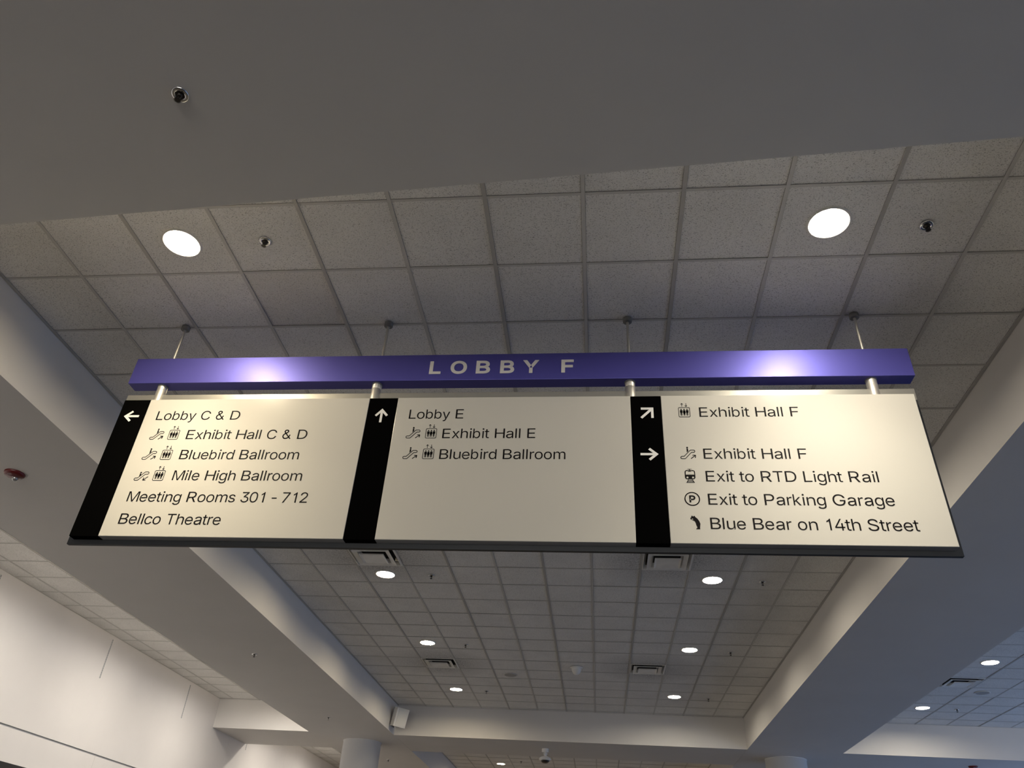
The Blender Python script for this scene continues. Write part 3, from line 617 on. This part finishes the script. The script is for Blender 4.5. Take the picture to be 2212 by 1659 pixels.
'i':[[[73,0,53,0,53,126],[53,253,53,379,73,379],[93,379,114,379,114,253],[114,126,114,0,93,0]],[[95,443,84,443,72,443],[62,447,54,455,45,462],[41,472,41,483,41,494],[45,504,54,512,62,520],[72,524,84,524,95,524],[106,520,114,512,122,504],[126,494,126,483,126,472],[122,462,114,455,106,447]]],
'k':[[[132,158,110,137,110,162],[110,187,110,212,113,212],[117,212,121,212,175,268],[230,323,284,379,310,379],[335,379,360,379,301,319],[243,259,184,199,182,199],[179,199,177,199,155,178]],[[73,0,53,0,53,170],[53,339,53,509,73,509],[93,509,114,509,114,339],[114,170,114,0,93,0]],[[320,0,294,0,245,62],[197,124,148,186,162,200],[177,214,191,229,252,152],[312,76,372,0,346,0]]],
'm':[[[73,0,53,0,53,126],[53,253,53,379,72,379],[92,379,112,379,112,351],[112,323,112,295,111,295],[109,295,108,295,113,316],[121,332,132,346,144,359],[157,369,172,376,187,383],[203,386,219,386,247,386],[270,378,287,361,305,344],[316,322,321,295,318,295],[315,295,312,295,317,313],[325,329,337,343,349,357],[364,367,381,375,398,382],[416,386,437,386,459,386],[479,381,497,372,515,362],[530,348,541,328,551,309],[557,285,557,255,557,170],[557,85,557,0,536,0],[516,0,496,0,496,85],[496,169,496,254,496,281],[488,301,473,313,457,325],[439,330,419,330,402,330],[387,327,374,320,362,313],[352,303,345,290,339,278],[335,263,335,247,335,165],[335,82,335,0,315,0],[295,0,274,0,274,87],[274,173,274,260,274,281],[267,298,253,311,239,324],[221,330,199,330,185,330],[171,327,158,320,144,313],[134,303,126,289,118,276],[114,258,114,238,114,159],[114,79,114,0,93,0]]],
'n':[[[114,249,114,227,114,151],[114,76,114,0,93,0],[73,0,53,0,53,126],[53,253,53,379,72,379],[92,379,112,379,112,349],[112,318,112,287,109,287],[106,287,102,287,114,322],[131,347,152,362,174,377],[199,384,227,384,253,384],[276,379,295,369,314,358],[330,342,341,321,352,299],[357,273,357,240,357,160],[357,80,357,0,337,0],[316,0,296,0,296,78],[296,157,296,235,296,265],[288,288,273,304,258,321],[237,329,210,329,192,329],[175,325,161,317,146,309],[135,298,126,283,118,267]]],
'o':[[[242,-8,207,-8,173,-8],[143,0,117,16,91,33],[71,56,56,85,41,114],[34,149,34,187,34,227],[41,262,56,291,71,321],[91,343,117,360,143,376],[173,384,207,384,242,384],[273,376,299,360,325,343],[345,321,359,291,374,262],[381,227,381,187,381,149],[374,114,359,85,345,56],[325,33,299,16,273,0]],[[182,46,207,46,233,46],[254,53,270,66,287,79],[299,96,307,117,315,139],[319,162,319,187,319,213],[315,236,307,258,299,280],[287,297,270,310,254,323],[233,330,207,330,182,330],[161,323,145,310,129,297],[116,280,108,258,100,237],[96,213,96,187,96,162],[100,139,108,117,116,96],[129,79,145,66,161,53]]],
'r':[[[73,0,53,0,53,126],[53,253,53,379,72,379],[92,379,112,379,112,360],[112,340,112,321,113,321],[114,321,115,321,122,340],[135,355,152,367,170,379],[190,385,213,385,218,385],[223,385,229,384,235,384],[240,384,243,384,243,363],[243,343,243,322,242,323],[237,323,230,324,223,325],[215,326,207,326,189,326],[173,322,159,315,145,307],[134,297,126,284,118,270],[114,255,114,237,114,158],[114,79,114,0,93,0]]],
's':[[[211,-8,182,-8,156,-8],[133,-4,112,3,92,11],[75,23,62,38,49,53],[40,72,36,94,55,98],[74,102,94,107,99,86],[109,70,124,60,139,50],[158,45,181,45,208,45],[229,51,244,62,260,74],[268,87,268,103,268,116],[263,127,254,136,245,144],[231,151,212,155,191,160],[170,165,149,170,115,178],[89,191,72,208,55,225],[47,247,47,274,47,296],[53,315,65,332,77,348],[94,361,115,370,136,380],[160,384,187,384,213,384],[235,380,254,372,272,365],[287,353,299,339,310,325],[319,309,324,290,305,286],[287,281,268,277,263,292],[255,304,243,316,230,327],[212,333,187,333,165,333],[146,327,131,317,116,306],[109,293,109,277,109,263],[114,252,124,243,134,235],[150,228,172,223,191,218],[210,214,229,209,264,201],[290,188,306,171,323,154],[331,133,331,107,331,84],[325,64,312,47,300,30],[282,16,260,6,237,-3]]],
't':[[[138,379,204,379,204,362],[204,344,204,327,138,327],[72,327,6,327,6,344],[6,362,6,379,72,379]],[[65,345,65,471,85,471],[106,471,126,471,126,347],[126,222,126,98,126,81],[129,69,136,61,143,54],[154,50,170,50,174,50],[179,50,185,51,191,52],[197,53,202,54,206,36],[209,19,213,2,207,0],[200,-2,192,-3,184,-4],[176,-4,168,-4,136,-4],[110,4,92,21,74,38],[65,62,65,93,65,219]]],
'u':[[[211,-5,182,-5,157,-5],[134,0,115,11,95,21],[80,37,69,59,58,80],[53,107,53,139,53,219],[53,299,53,379,73,379],[93,379,114,379,114,301],[114,222,114,144,114,114],[121,91,137,75,152,58],[173,50,200,50,218,50],[235,54,249,62,264,70],[275,81,283,97,292,112],[296,131,296,153,296,228],[296,304,296,379,316,379],[337,379,357,379,357,253],[357,126,357,0,337,0],[318,0,298,0,298,31],[298,61,298,92,301,92],[304,92,307,92,295,57],[279,32,257,17,235,2]]],
'x':[[[44,0,21,0,71,73],[121,145,171,218,171,202],[171,187,171,171,124,240],[76,310,29,379,52,379],[76,379,100,379,116,355],[132,330,147,306,160,287],[170,270,179,253,188,237],[198,221,207,206,197,206],[186,206,175,206,185,221],[194,237,202,253,211,270],[221,287,233,306,249,330],[266,355,282,379,305,379],[328,379,352,379,304,309],[256,239,209,169,209,184],[209,199,209,214,258,143],[308,71,358,0,334,0],[310,0,287,0,268,28],[249,57,231,85,219,103],[209,120,200,136,191,152],[182,167,173,182,183,182],[194,182,205,182,195,167],[186,152,178,136,170,120],[160,103,148,85,129,57],[110,28,91,0,68,0]]],
'y':[[[51,-140,47,-139,52,-121],[57,-103,61,-86,65,-86],[68,-87,71,-87,83,-90],[94,-91,104,-89,114,-87],[122,-82,130,-74,138,-66],[145,-53,151,-36,155,-24],[159,-13,163,-1,114,126],[66,252,17,379,40,379],[62,379,84,379,111,305],[138,230,165,155,174,132],[181,109,187,87,193,64],[199,42,206,21,198,21],[191,21,184,21,190,42],[196,64,202,87,209,110],[216,132,224,155,251,230],[278,305,305,379,327,379],[349,379,371,379,316,234],[260,88,204,-58,196,-78],[187,-94,177,-107,166,-120],[153,-129,139,-136,125,-142],[109,-145,91,-145,81,-145],[72,-144,65,-143,57,-142]]]}

st.location = (-5.25, 5.675, ZS)

# ------------------------------------------------------------------ lettering (outlines as bezier data, thousandths of an em)
CAPU = 509.0                    # cap height of the outlines
ADV = {' ': 278, '&': 667, '-': 333, 'B': 667, 'C': 722, 'D': 722, 'E': 667, 'F': 611, 'G': 778, 'H': 722, 'I': 278, 'L': 556, 'M': 833,
       'O': 778, 'P': 667, 'R': 722, 'S': 667, 'T': 611, 'Y': 667, 'a': 556, 'b': 556, 'c': 500, 'd': 556, 'e': 556, 'g': 556, 'h': 556,
       'i': 222, 'k': 500, 'l': 222, 'm': 833, 'n': 556, 'o': 556, 'r': 333, 's': 500, 't': 278, 'u': 556, 'x': 500, 'y': 500}
for dgt in '0123456789': ADV[dgt] = 556
SIDE = {'B': 73, 'D': 74, 'E': 79, 'F': 82, 'H': 80, 'I': 91, 'L': 73, 'M': 74, 'P': 77, 'R': 79, 'l': 64, 'i': 66, 'b': 54, 'h': 66, 'k': 66,
        'm': 66, 'n': 66, 'r': 65, 'u': 64}


def bounds(ch):
    if ch == '&': return 28, 430, -7, 516
    if ch in BARS: return min(p[0] for q in BARS[ch] for p in q), max(p[0] for q in BARS[ch] for p in q), 0, CAPU
    xs = [p[2] for s in G[ch] for p in s]; ys = [p[3] for s in G[ch] for p in s]
    return min(xs), max(xs), min(ys), max(ys)


SPLIT = 't4DRk'                 # glyphs whose strokes overlap: each stroke filled on its own
BARS = {'l': [[(0, 0), (66, 0), (66, CAPU), (0, CAPU)]], 'I': [[(0, 0), (72, 0), (72, CAPU), (0, CAPU)]],
        'M': [[(60, 0), (123, 0), (123, 440), (278, 0), (343, 0), (498, 440), (498, 0), (561, 0), (561, CAPU), (470, CAPU), (311, 70), (151, CAPU), (60, CAPU)]],
        '1': [[(205, 0), (268, 0), (268, 511), (228, 511), (205, 476), (165, 442), (112, 410), (112, 350), (150, 366), (186, 389), (205, 405)]]}


def splines(cus, ch, sx, sy, ox, oy):
    """adds a glyph's outlines to the curves in cus (strokes that overlap go to different curves)"""
    if ch in BARS:
        src = [[(x, y, x, y, x, y) for x, y in q] for q in BARS[ch]]
    else: src = G[ch]
    for i, s in enumerate(src):
        cu = cus[i % len(cus)] if ch in SPLIT else cus[0]
        sp_ = cu.splines.new('BEZIER'); sp_.bezier_points.add(len(s) - 1); sp_.use_cyclic_u = True; sp_.resolution_u = 5
        for p, q in zip(sp_.bezier_points, s):
            p.handle_left_type = p.handle_right_type = 'FREE'
            p.handle_left = (q[0] * sx + ox, q[1] * sy + oy, 0); p.co = (q[2] * sx + ox, q[3] * sy + oy, 0); p.handle_right = (q[4] * sx + ox, q[5] * sy + oy, 0)


def new_curves(n=3): return [bpy.data.curves.new('outline', 'CURVE') for _ in range(n)]


def fill_curves(cus, thick, offset=0.0):
    vs = []; fs = []
    for cu in cus:
        if not cu.splines: bpy.data.curves.remove(cu); continue
        v2, f2 = fill_curve(cu, thick, offset); n = len(vs); vs += v2; fs += [[n + i for i in f_] for f_ in f2]
    return vs, fs


# the ampersand is stroked along its centre line
AMP = [(412, 6), (150, 330)] + [(150, 330), (118, 378), (108, 418), (122, 458), (160, 481), (205, 484), (248, 466), (268, 428), (258, 388), (228, 352), (178, 316), (118, 276),
       (74, 226), (60, 168), (70, 108), (104, 58), (154, 30), (210, 26), (266, 46), (316, 96), (350, 160), (368, 232)]


def fill_curve(cu, thick, offset=0.0):
    """a 2-D outline curve turned into a thin solid; returns vertices and faces in the curve's own plane"""
    K = 1000.0                  # fill at a large scale, then bring it back to metres
    for s_ in cu.splines:
        for p in s_.bezier_points:
            hl, c_, hr = p.handle_left * K, p.co * K, p.handle_right * K
            p.handle_left, p.co, p.handle_right = hl, c_, hr
        for p in s_.points: p.co = (p.co[0] * K, p.co[1] * K, 0, 1)
    cu.dimensions = '2D'; cu.fill_mode = 'BOTH'; cu.extrude = thick / 2 * K; cu.offset = offset * K
    o = bpy.data.objects.new('outline', cu); COL.objects.link(o)
    bpy.context.view_layer.update()
    me = bpy.data.meshes.new_from_object(o.evaluated_get(bpy.context.evaluated_depsgraph_get()))
    vs = [tuple(v_.co / K) for v_ in me.vertices]; fs = [list(p.vertices) for p in me.polygons]
    bpy.data.objects.remove(o); bpy.data.curves.remove(cu); bpy.data.meshes.remove(me)
    return vs, fs


def text_line(text, x_left, x_right, z_base, cap, y_face, parent, material, name='lettering', thick=.0012, label=None):
    """a line of lettering on a face looking towards -y, fitted between x_left and x_right"""
    pen = 0; pos = []
    for ch in text:
        if ch != ' ':
            x0, x1, y0, y1 = bounds(ch)
            a = ADV[ch] / .716 * 1.0          # advance for a cap height of 1000
            w = (x1 - x0) / CAPU * 1000
            side = SIDE.get(ch)
            side = side / .716 if side else max(20, (a - w) / 2)
            k = 1.0
            if ch not in 'Ilri-t1': k = max(.92, min(1.12, (a - 2 * min(side, 75)) / w))
            pos.append((ch, pen + (side if SIDE.get(ch) else (a - w * k) / 2), k, x0))
        pen += ADV[ch] / .716
    first = pos[0][1]
    lch, lp, lk, lx0 = pos[-1]; last = lp + (bounds(lch)[1] - lx0) / CAPU * 1000 * lk
    sc = (x_right - x_left) / (last - first)
    cus = new_curves(); b = MB(material)
    for ch, p, k, x0 in pos:
        sx = sc * 1000 / CAPU * k; sy = cap / CAPU; ox = x_left + (p - first) * sc - x0 * sx
        if ch == '&':
            w = 56 * sy / 2; A = [(x * sx + ox, y * sy + z_base) for x, y in AMP]
            for (xa, za), (xb, zb) in zip(A[:-1], A[1:]):
                l = math.hypot(xb - xa, zb - za)
                if l < 1e-7: continue
                nx, nz = -(zb - za) / l * w, (xb - xa) / l * w; q = [(xa + nx, za + nz), (xa - nx, za - nz), (xb - nx, zb - nz), (xb + nx, zb + nz)]
                b.add([(x, y_face - d, z) for d in (0, thick) for x, z in q], [[0, 1, 2, 3], [7, 6, 5, 4], [0, 1, 5, 4], [1, 2, 6, 5], [2, 3, 7, 6], [3, 0, 4, 7]])
            for xa, za in A[1:-1]:
                q = [(xa + w * math.cos(math.pi * k2 / 5), za + w * math.sin(math.pi * k2 / 5)) for k2 in range(10)]
                b.add([(x, y_face - thick, z) for x, z in q], [list(range(10))])
            continue
        splines(cus, ch, sx, sy, ox, 0)
    vs, fs = fill_curves(cus, thick, -.0003)
    b.add([(v_[0], y_face - thick / 2 - v_[2], z_base + v_[1]) for v_ in vs], fs)
    o = b.build(name, parent)
    if label: o['label'] = label
    return o


# ------------------------------------------------------------------ the hanging directory sign
SY = 4.376                      # hangs in this plane
BX0, BX1, BZ0, BZ1, BH = -3.443, 2.1095, 4.6866, 4.9131, .0512
YWF = 4.30                      # front of the panels
SL0, SL1, SLX0, SLX1, SLZ0, SLZ1 = 4.362, 4.390, -3.4329, 2.0946, 3.4339, 4.6059
WT, WB = 4.5215, 3.4655
sign = thing('directory_sign', ((BX0 + BX1) / 2, SY, BZ1), 'long hanging directory sign with a violet-blue header reading LOBBY F over three white panels', 'sign')


def bevel_box(b, x0, x1, y0, y1, z0, z1, bev):
    b.rbox(((x0 + x1) / 2, (y0 + y1) / 2, (z0 + z1) / 2), (x1 - x0, y1 - y0, z1 - z0), bev, seg=2)


b = MB(M['blue']); bevel_box(b, BX0, BX1, SY - BH, SY + BH, BZ0, BZ1, .0025); header = b.build('header_box', sign); header['label'] = 'violet-blue header box with pale LOBBY F letters'
# header letters
cus = new_curves()
off = .0052
for ch, xa, xb in (('L', -1.179, -1.095), ('O', -1.026, -.9075), ('B', -.8416, -.7401), ('B', -.6686, -.5679), ('Y', -.503, -.397), ('F', -.2356, -.1487)):
    x0, x1, y0, y1 = bounds(ch)
    sx = (xb - xa - 2 * off) / (x1 - x0); sy = (.1125 - 2 * off) / CAPU
    splines(cus, ch, sx, sy, xa + off - x0 * sx, off)
vs, fs = fill_curves(cus, .003, off)
b = MB(M['letter']); b.add([(p[0], SY - BH - .0015 - p[2], 4.7395 + p[1]) for p in vs], fs); b.build('lettering', header)

b = MB(M['alu']); bevel_box(b, SLX0, SLX1, SL0, SL1, SLZ0, WT - .006, .003); b.build('backing_panel', sign)['label'] = 'dark grey aluminium backing panel'  # lower slab: shade below the white panels put into its colour
b = MB(M['rail']); bevel_box(b, SLX0, SLX1, SL0, SL1, WT - .0055, SLZ1, .003); b.build('top_rail', sign)['label'] = 'bright satin aluminium top rail'  # top of the same slab, lamp light painted in as brighter metal
YBK = 2 * SY - YWF              # the same panels on the back
BK = YBK
strips = [(-3.3916, -3.1915), (-1.5655, -1.365), (.2345, .435)]
faces_ = [(-3.1915, -1.5655), (-1.365, .2345), (.435, 2.0544)]
panels_ = []
for x0, x1 in faces_:
    b = MB(M['white'], M['edge']); bevel_box(b, x0 + .0008, x1 - .0008, YWF, SL0, WB, WT, .003)
    b.mi = [0 if all(b.v[i][1] < YWF + .002 for i in f) or sum(b.v[i][2] for i in f) / len(f) > WT - .002 else 1 for f in b.f]
    panels_.append(b.build('text_panel', sign))
arrows_ = []
for x0, x1 in strips:
    b = MB(M['black']); b.box(x0, x1, YWF + .003, SL0, WB, WT - .001); o = b.build('arrow_strip', sign); o['label'] = 'black strip with white arrows'; arrows_.append(o)
for x0, x1 in ((-3.3916, 2.0544),):
    b = MB(M['white']); bevel_box(b, x0, x1, SL1, BK, WB, WT, .003); b.build('rear_panel', sign)
RODS = (-3.191, -1.559, .240, 1.840)
for x in RODS:
    b = MB(M['steel']); b.tube((x, SY, BZ1 - .002), (x, SY, ZC - .01), .0105, 16); r_ = b.build('hanger_rod', sign)
    b = MB(M['canopy']); b.lathe((x, SY, ZC), [(.033, .001), (.033, -.030), (.028, -.034), (.0106, -.034)], 28, cap=False); b.build('ceiling_cap', r_)
    b = MB(M['steel']); b.lathe((x, SY, 0), [(.034, WT + .0005), (.0345, WT + .003), (.0345, WT + .118), (.0335, WT + .120), (.0345, WT + .122), (.0345, BZ0 - .009)], 36); p_ = b.build('connector_post', sign)
    b = MB(M['canopy']); b.lathe((x, SY, 0), [(.038, BZ0 - .009), (.038, BZ0)], 28); b.build('collar', p_)

INK = M['ink']; YF_ = YWF
LNS = [(0, 'Lobby C & D', -3.099, -2.480, 4.347), (0, 'Exhibit Hall C & D', -2.826, -1.957, 4.189), (0, 'Bluebird Ballroom', -2.824, -1.979, 4.030),
       (0, 'Mile High Ballroom', -2.822, -1.923, 3.870), (0, 'Meeting Rooms 301 - 712', -3.087, -1.852, 3.711), (0, 'Bellco Theatre', -3.087, -2.394, 3.551),
       (1, 'Lobby E', -1.268, -.891, 4.348), (1, 'Exhibit Hall E', -1.020, -.396, 4.193), (1, 'Bluebird Ballroom', -1.023, -.195, 4.034),
       (2, 'Exhibit Hall F', .678, 1.309, 4.352), (2, 'Exhibit Hall F', .678, 1.310, 4.038), (2, 'Exit to RTD Light Rail', .678, 1.704, 3.877),
       (2, 'Exit to Parking Garage', .678, 1.762, 3.719), (2, 'Blue Bear on 14th Street', .677, 1.864, 3.559)]
for k, s, xa, xb, zb in LNS:
    text_line(s, xa, xb, zb, .0740, YF_, panels_[k], INK)


# ------------------------------------------------------------------ pictograms: flat vinyl shapes, drawn in (x, z)
class Flat:
    def __init__(self, ox, oz, s=1.0, y=YWF, *mats): self.b = MB(*(mats or (INK,))); self.o = (ox, oz); self.s = s; self.y = y

    def poly(self, pts, lift=0.0012, mi=0):
        n = len(pts); P = [(self.o[0] + x * self.s, self.o[1] + z * self.s) for x, z in pts]
        vs = [(x, self.y, z) for x, z in P] + [(x, self.y - lift, z) for x, z in P]
        self.b.add(vs, [list(range(n)), list(range(n, 2 * n))[::-1]] + [[i, (i + 1) % n, n + (i + 1) % n, n + i] for i in range(n)], mi)

    def disc(self, x, z, r, lift=.0012, mi=0, n=20): self.poly([(x + r * math.cos(2 * math.pi * k / n), z + r * math.sin(2 * math.pi * k / n)) for k in range(n)], lift, mi)

    def stroke(self, pts, w, closed=False, lift=.0012, mi=0, round_=True, caps=True):
        q = list(pts) + ([pts[0]] if closed else [])
        for (x0, z0), (x1, z1) in zip(q[:-1], q[1:]):
            l = math.hypot(x1 - x0, z1 - z0); nx, nz = -(z1 - z0) / l * w / 2, (x1 - x0) / l * w / 2
            self.poly([(x0 + nx, z0 + nz), (x0 - nx, z0 - nz), (x1 - nx, z1 - nz), (x1 + nx, z1 + nz)], lift, mi)
        if round_:
            for i, (x, z) in enumerate(pts):
                if caps or closed or 0 < i < len(pts) - 1: self.disc(x, z, w / 2, lift, mi, 10)

    def ring(self, x, z, r, w, n=48):
        a = [2 * math.pi * k / n for k in range(n)]
        self.stroke([(x + r * math.cos(t_), z + r * math.sin(t_)) for t_ in a], w, True)

    def build(self, name, parent): return self.b.build(name, parent)


def arc(cx_, cz_, r, a0, a1, n=8): return [(cx_ + r * math.cos(math.radians(a0 + (a1 - a0) * k / n)), cz_ + r * math.sin(math.radians(a0 + (a1 - a0) * k / n))) for k in range(n + 1)]


def rrect(x0, x1, z0, z1, r): return arc(x1 - r, z1 - r, r, 0, 90, 4) + arc(x0 + r, z1 - r, r, 90, 180, 4) + arc(x0 + r, z0 + r, r, 180, 270, 4) + arc(x1 - r, z0 + r, r, 270, 360, 4)


def small_arrow(f, x0, z0, x1, z1, head, w):
    f.stroke([(x0, z0), (x1, z1)], w, round_=False)
    a = math.atan2(z1 - z0, x1 - x0)
    f.stroke([(x1 + head * math.cos(a + 2.45), z1 + head * math.sin(a + 2.45)), (x1, z1), (x1 + head * math.cos(a - 2.45), z1 + head * math.sin(a - 2.45))], w, round_=False)


def elevator(parent, x, z):
    f = Flat(x, z)
    f.stroke(rrect(.002, .074, .002, .076, .007), .0036, True)
    for px, woman in ((.019, 0), (.038, 1), (.057, 0)):
        f.disc(px, .0605, .0046)
        if woman: f.poly([(px - .0055, .054), (px + .0055, .054), (px + .0095, .034), (px + .005, .034), (px + .0072, .026), (px - .0072, .026), (px - .005, .034), (px - .0095, .034)]); 
        else: f.poly([(px - .0085, .054), (px + .0085, .054), (px + .0085, .035), (px + .0055, .035), (px + .0055, .047), (px - .0055, .047), (px - .0055, .035), (px - .0085, .035)])
        f.poly([(px - .0055, .053), (px + .0055, .053), (px + .0050, .030), (px - .0050, .030)])
        for s in (-1, 1): f.poly([(px + s * .0006, .032), (px + s * .0052, .032), (px + s * .0050, .013), (px + s * .0010, .013)])
    small_arrow(f, .0255, .083, .0255, .109, .0115, .0034)
    small_arrow(f, .0525, .109, .0525, .083, .0115, .0034)
    return f.build('elevator_pictogram', parent)


def escalator(parent, x, z, down=False):
    f = Flat(x, z)
    lo = arc(.011, .011, .0085, 90, 270, 8)                       # left landing end
    hi = arc(.085, .057, .0085, 90, -90, 8)
    path = lo + [(.030, .0025)] + [(.072, .0485)] + hi[::-1] + [(.066, .0655), (.024, .0195)]
    f.stroke(path, .0042, True)
    # rider
    if not down:
        f.disc(.047, .0835, .0058); f.poly([(.0425, .076), (.051, .076), (.053, .058), (.0425, .047)])
    else:
        f.disc(.036, .0605, .0055); f.poly([(.031, .053), (.040, .053), (.042, .040), (.031, .028)])
    if down: small_arrow(f, .096, .030, .066, .003, .020, .0050)
    else: small_arrow(f, .066, .003, .096, .0275, .020, .0050)
    return f.build('escalator_pictogram', parent)


for zb in (4.186, 4.026, 3.866):
    escalator(panels_[0], -3.093, zb, zb < 3.9); elevator(panels_[0], -2.960, zb)
for zb in (4.192, 4.034): escalator(panels_[1], -1.269, zb); elevator(panels_[1], -1.136, zb)
elevator(panels_[2], .544, 4.350); escalator(panels_[2], .533, 4.036)

# tram seen head on
f = Flat(.550, 3.868, 1.0, YWF, INK, M['white'])
f.poly(rrect(.001, .065, .024, .088, .014))
f.poly([(.0095, .080), (.0195, .080), (.0215, .083), (.0445, .083), (.0465, .080), (.0565, .080), (.058, .076), (.059, .056), (.007, .056), (.008, .076)], .0018, 1)
f.poly(rrect(.023, .043, .0765, .0835, .001), .0018, 1)
for s in (.016, .050): f.disc(s, .036, .0062, .0018, 1)
f.stroke([(.020, .096), (.046, .096)], .0020, round_=False); f.stroke([(.030, .096), (.036, .089)], .0018, round_=False); f.stroke([(.036, .096), (.030, .089)], .0018, round_=False)
f.stroke([(.022, .022), (.010, .001)], .0042, round_=False); f.stroke([(.044, .022), (.056, .001)], .0042, round_=False)
f.stroke([(.018, .0165), (.048, .0165)], .0034, round_=False); f.stroke([(.012, .0070), (.054, .0070)], .0034, round_=False); f.stroke([(.007, .0012), (.059, .0012)], .0024, round_=False)
f.build('tram_pictogram', panels_[2])

# parking sign
f = Flat(.5835, 3.757); f.ring(0, 0, .0435, .0062); o = f.build('parking_pictogram', panels_[2])
cus = new_curves(); x0, x1, y0, y1 = bounds('P')
splines(cus, 'P', .033 / (x1 - x0), .043 / CAPU, -.0165 - x0 * .033 / (x1 - x0) + .001, -.0215)
vs, fs = fill_curves(cus, .0012, .0020)
b = MB(INK); b.add([(.5835 + p[0], YWF - .0006 - p[2], 3.757 + p[1]) for p in vs], fs); b.build('letter', o)

# plain standing bear silhouette
f = Flat(.559, 3.556, 1.0, YWF, INK, M['white'])
cu = bpy.data.curves.new('outline', 'CURVE')
pts = [(.004, .066), (.003, .073), (.009, .079), (.010, .087), (.015, .0885), (.018, .0845), (.024, .084), (.026, .088), (.031, .086), (.032, .081),
       (.044, .070), (.054, .054), (.0595, .036), (.057, .022), (.055, .008), (.056, .001), (.032, .001), (.033, .005), (.040, .009), (.039, .018),
       (.035, .028), (.033, .040), (.029, .052), (.020, .058), (.012, .062)]
sp_ = cu.splines.new('POLY'); sp_.points.add(len(pts) - 1); sp_.use_cyclic_u = True
for p, q in zip(sp_.points, pts): p.co = (q[0], q[1], 0, 1)
vs, fs = fill_curve(cu, .0012)
f.b.add([(.559 + p[0], YWF - .0006 - p[2], 3.556 + p[1]) for p in vs], fs)
f.poly([(.009, .066), (.014, .069), (.021, .065), (.016, .0625)], .0018, 1)
f.build('bear_pictogram', panels_[2])


# arrows on the black strips
def big_arrow(parent, tip, tail, half=.0465, back=.053, w=.0165):
    ax, az = tip[0] - tail[0], tip[1] - tail[1]; l = math.hypot(ax, az); ax /= l; az /= l
    f = Flat(tip[0], tip[1], 1.0, YWF + .003, M['cut'])
    q = w * math.hypot(back, half) / half          # width of a barb measured along the shaft
    u1 = q + w / 2 * back / half                   # where the barb's inner edge meets the shaft
    dx, dz = w * half / math.hypot(back, half), w * back / math.hypot(back, half)
    side = [(l, w / 2), (u1, w / 2), (back + dx, half - dz), (back, half)]
    pts = [(0, 0)] + [(u, -v_) for u, v_ in side[::-1]] + side
    f.poly([(-ax * u - az * v_, -az * u + ax * v_) for u, v_ in pts])
    return f.build('arrow', parent)


big_arrow(arrows_[0], (-3.351, 4.3825), (-3.237, 4.3825))
big_arrow(arrows_[1], (-1.4640, 4.434), (-1.4640, 4.322))
big_arrow(arrows_[2], (.3825, 4.429), (.3010, 4.3480), .058, .058)
big_arrow(arrows_[2], (.3985, 4.073), (.284, 4.073))

# FIRE on the strobes
base = [c for c in st.children if c.name.startswith('base')][0]
b = MB(M['cut'])
for i, ch in enumerate('FIRE'):
    cus = new_curves(); splines(cus, ch, .0000245, .0000245, 0, 0)
    vs, fs = fill_curves(cus, .0006)
    w0 = st.location
    b.add([(w0.x - .026 + (0, .0122, .0178, .0312)[i] + p[0], w0.y - .042 - p[1], w0.z - .0338 + p[2]) for p in vs], fs)
b.build('lettering', base)
copy_thing(st, (7.63, 18.12, ZS + e), 'red fire alarm strobe at the bottom picture edge on the right cross beam')

# ------------------------------------------------------------------ left wall fittings
def channel(y, z0_, z1_, label, w=.026):
    t_ = thing('slotted_channel', (XW, y, z0_), label, 'wall channel', 'slotted metal channels in the left wall joints')
    b_ = MB(M['slot']); b_.box(XW, XW + .006, y - w / 2, y + w / 2, z0_, z1_); b_.build('strip', t_)
    b_ = MB(M['slotdark'])
    n = int((z1_ - z0_) / .036)
    for k in range(n):
        zz = z0_ + (k + .5) * (z1_ - z0_) / n
        b_.box(XW + .0055, XW + .0068, y - w * .22, y + w * .22, zz - .008, zz + .008)
    b_.build('slots', t_)
    return t_


channel(9.69, 4.55, 5.195, 'slotted channel at the left picture edge, at the top of the white wall')
channel(12.747, 4.55, 5.20, 'slotted channel on the white wall, longest in view')
channel(15.85, 4.55, 5.195, 'slotted channel on the white wall nearest the short cross beam')
channel(19.302, 4.544, 5.20, 'slotted channel just beyond the short cross beam')
b = MB(M['board']); b.rbox((XW + .0301, 9.9, 2.2), (.06, 4.6, 1.63), .004)
tag(b.build('display_board'), 'matt black board on the left wall, its top just showing at the bottom left corner', 'board')
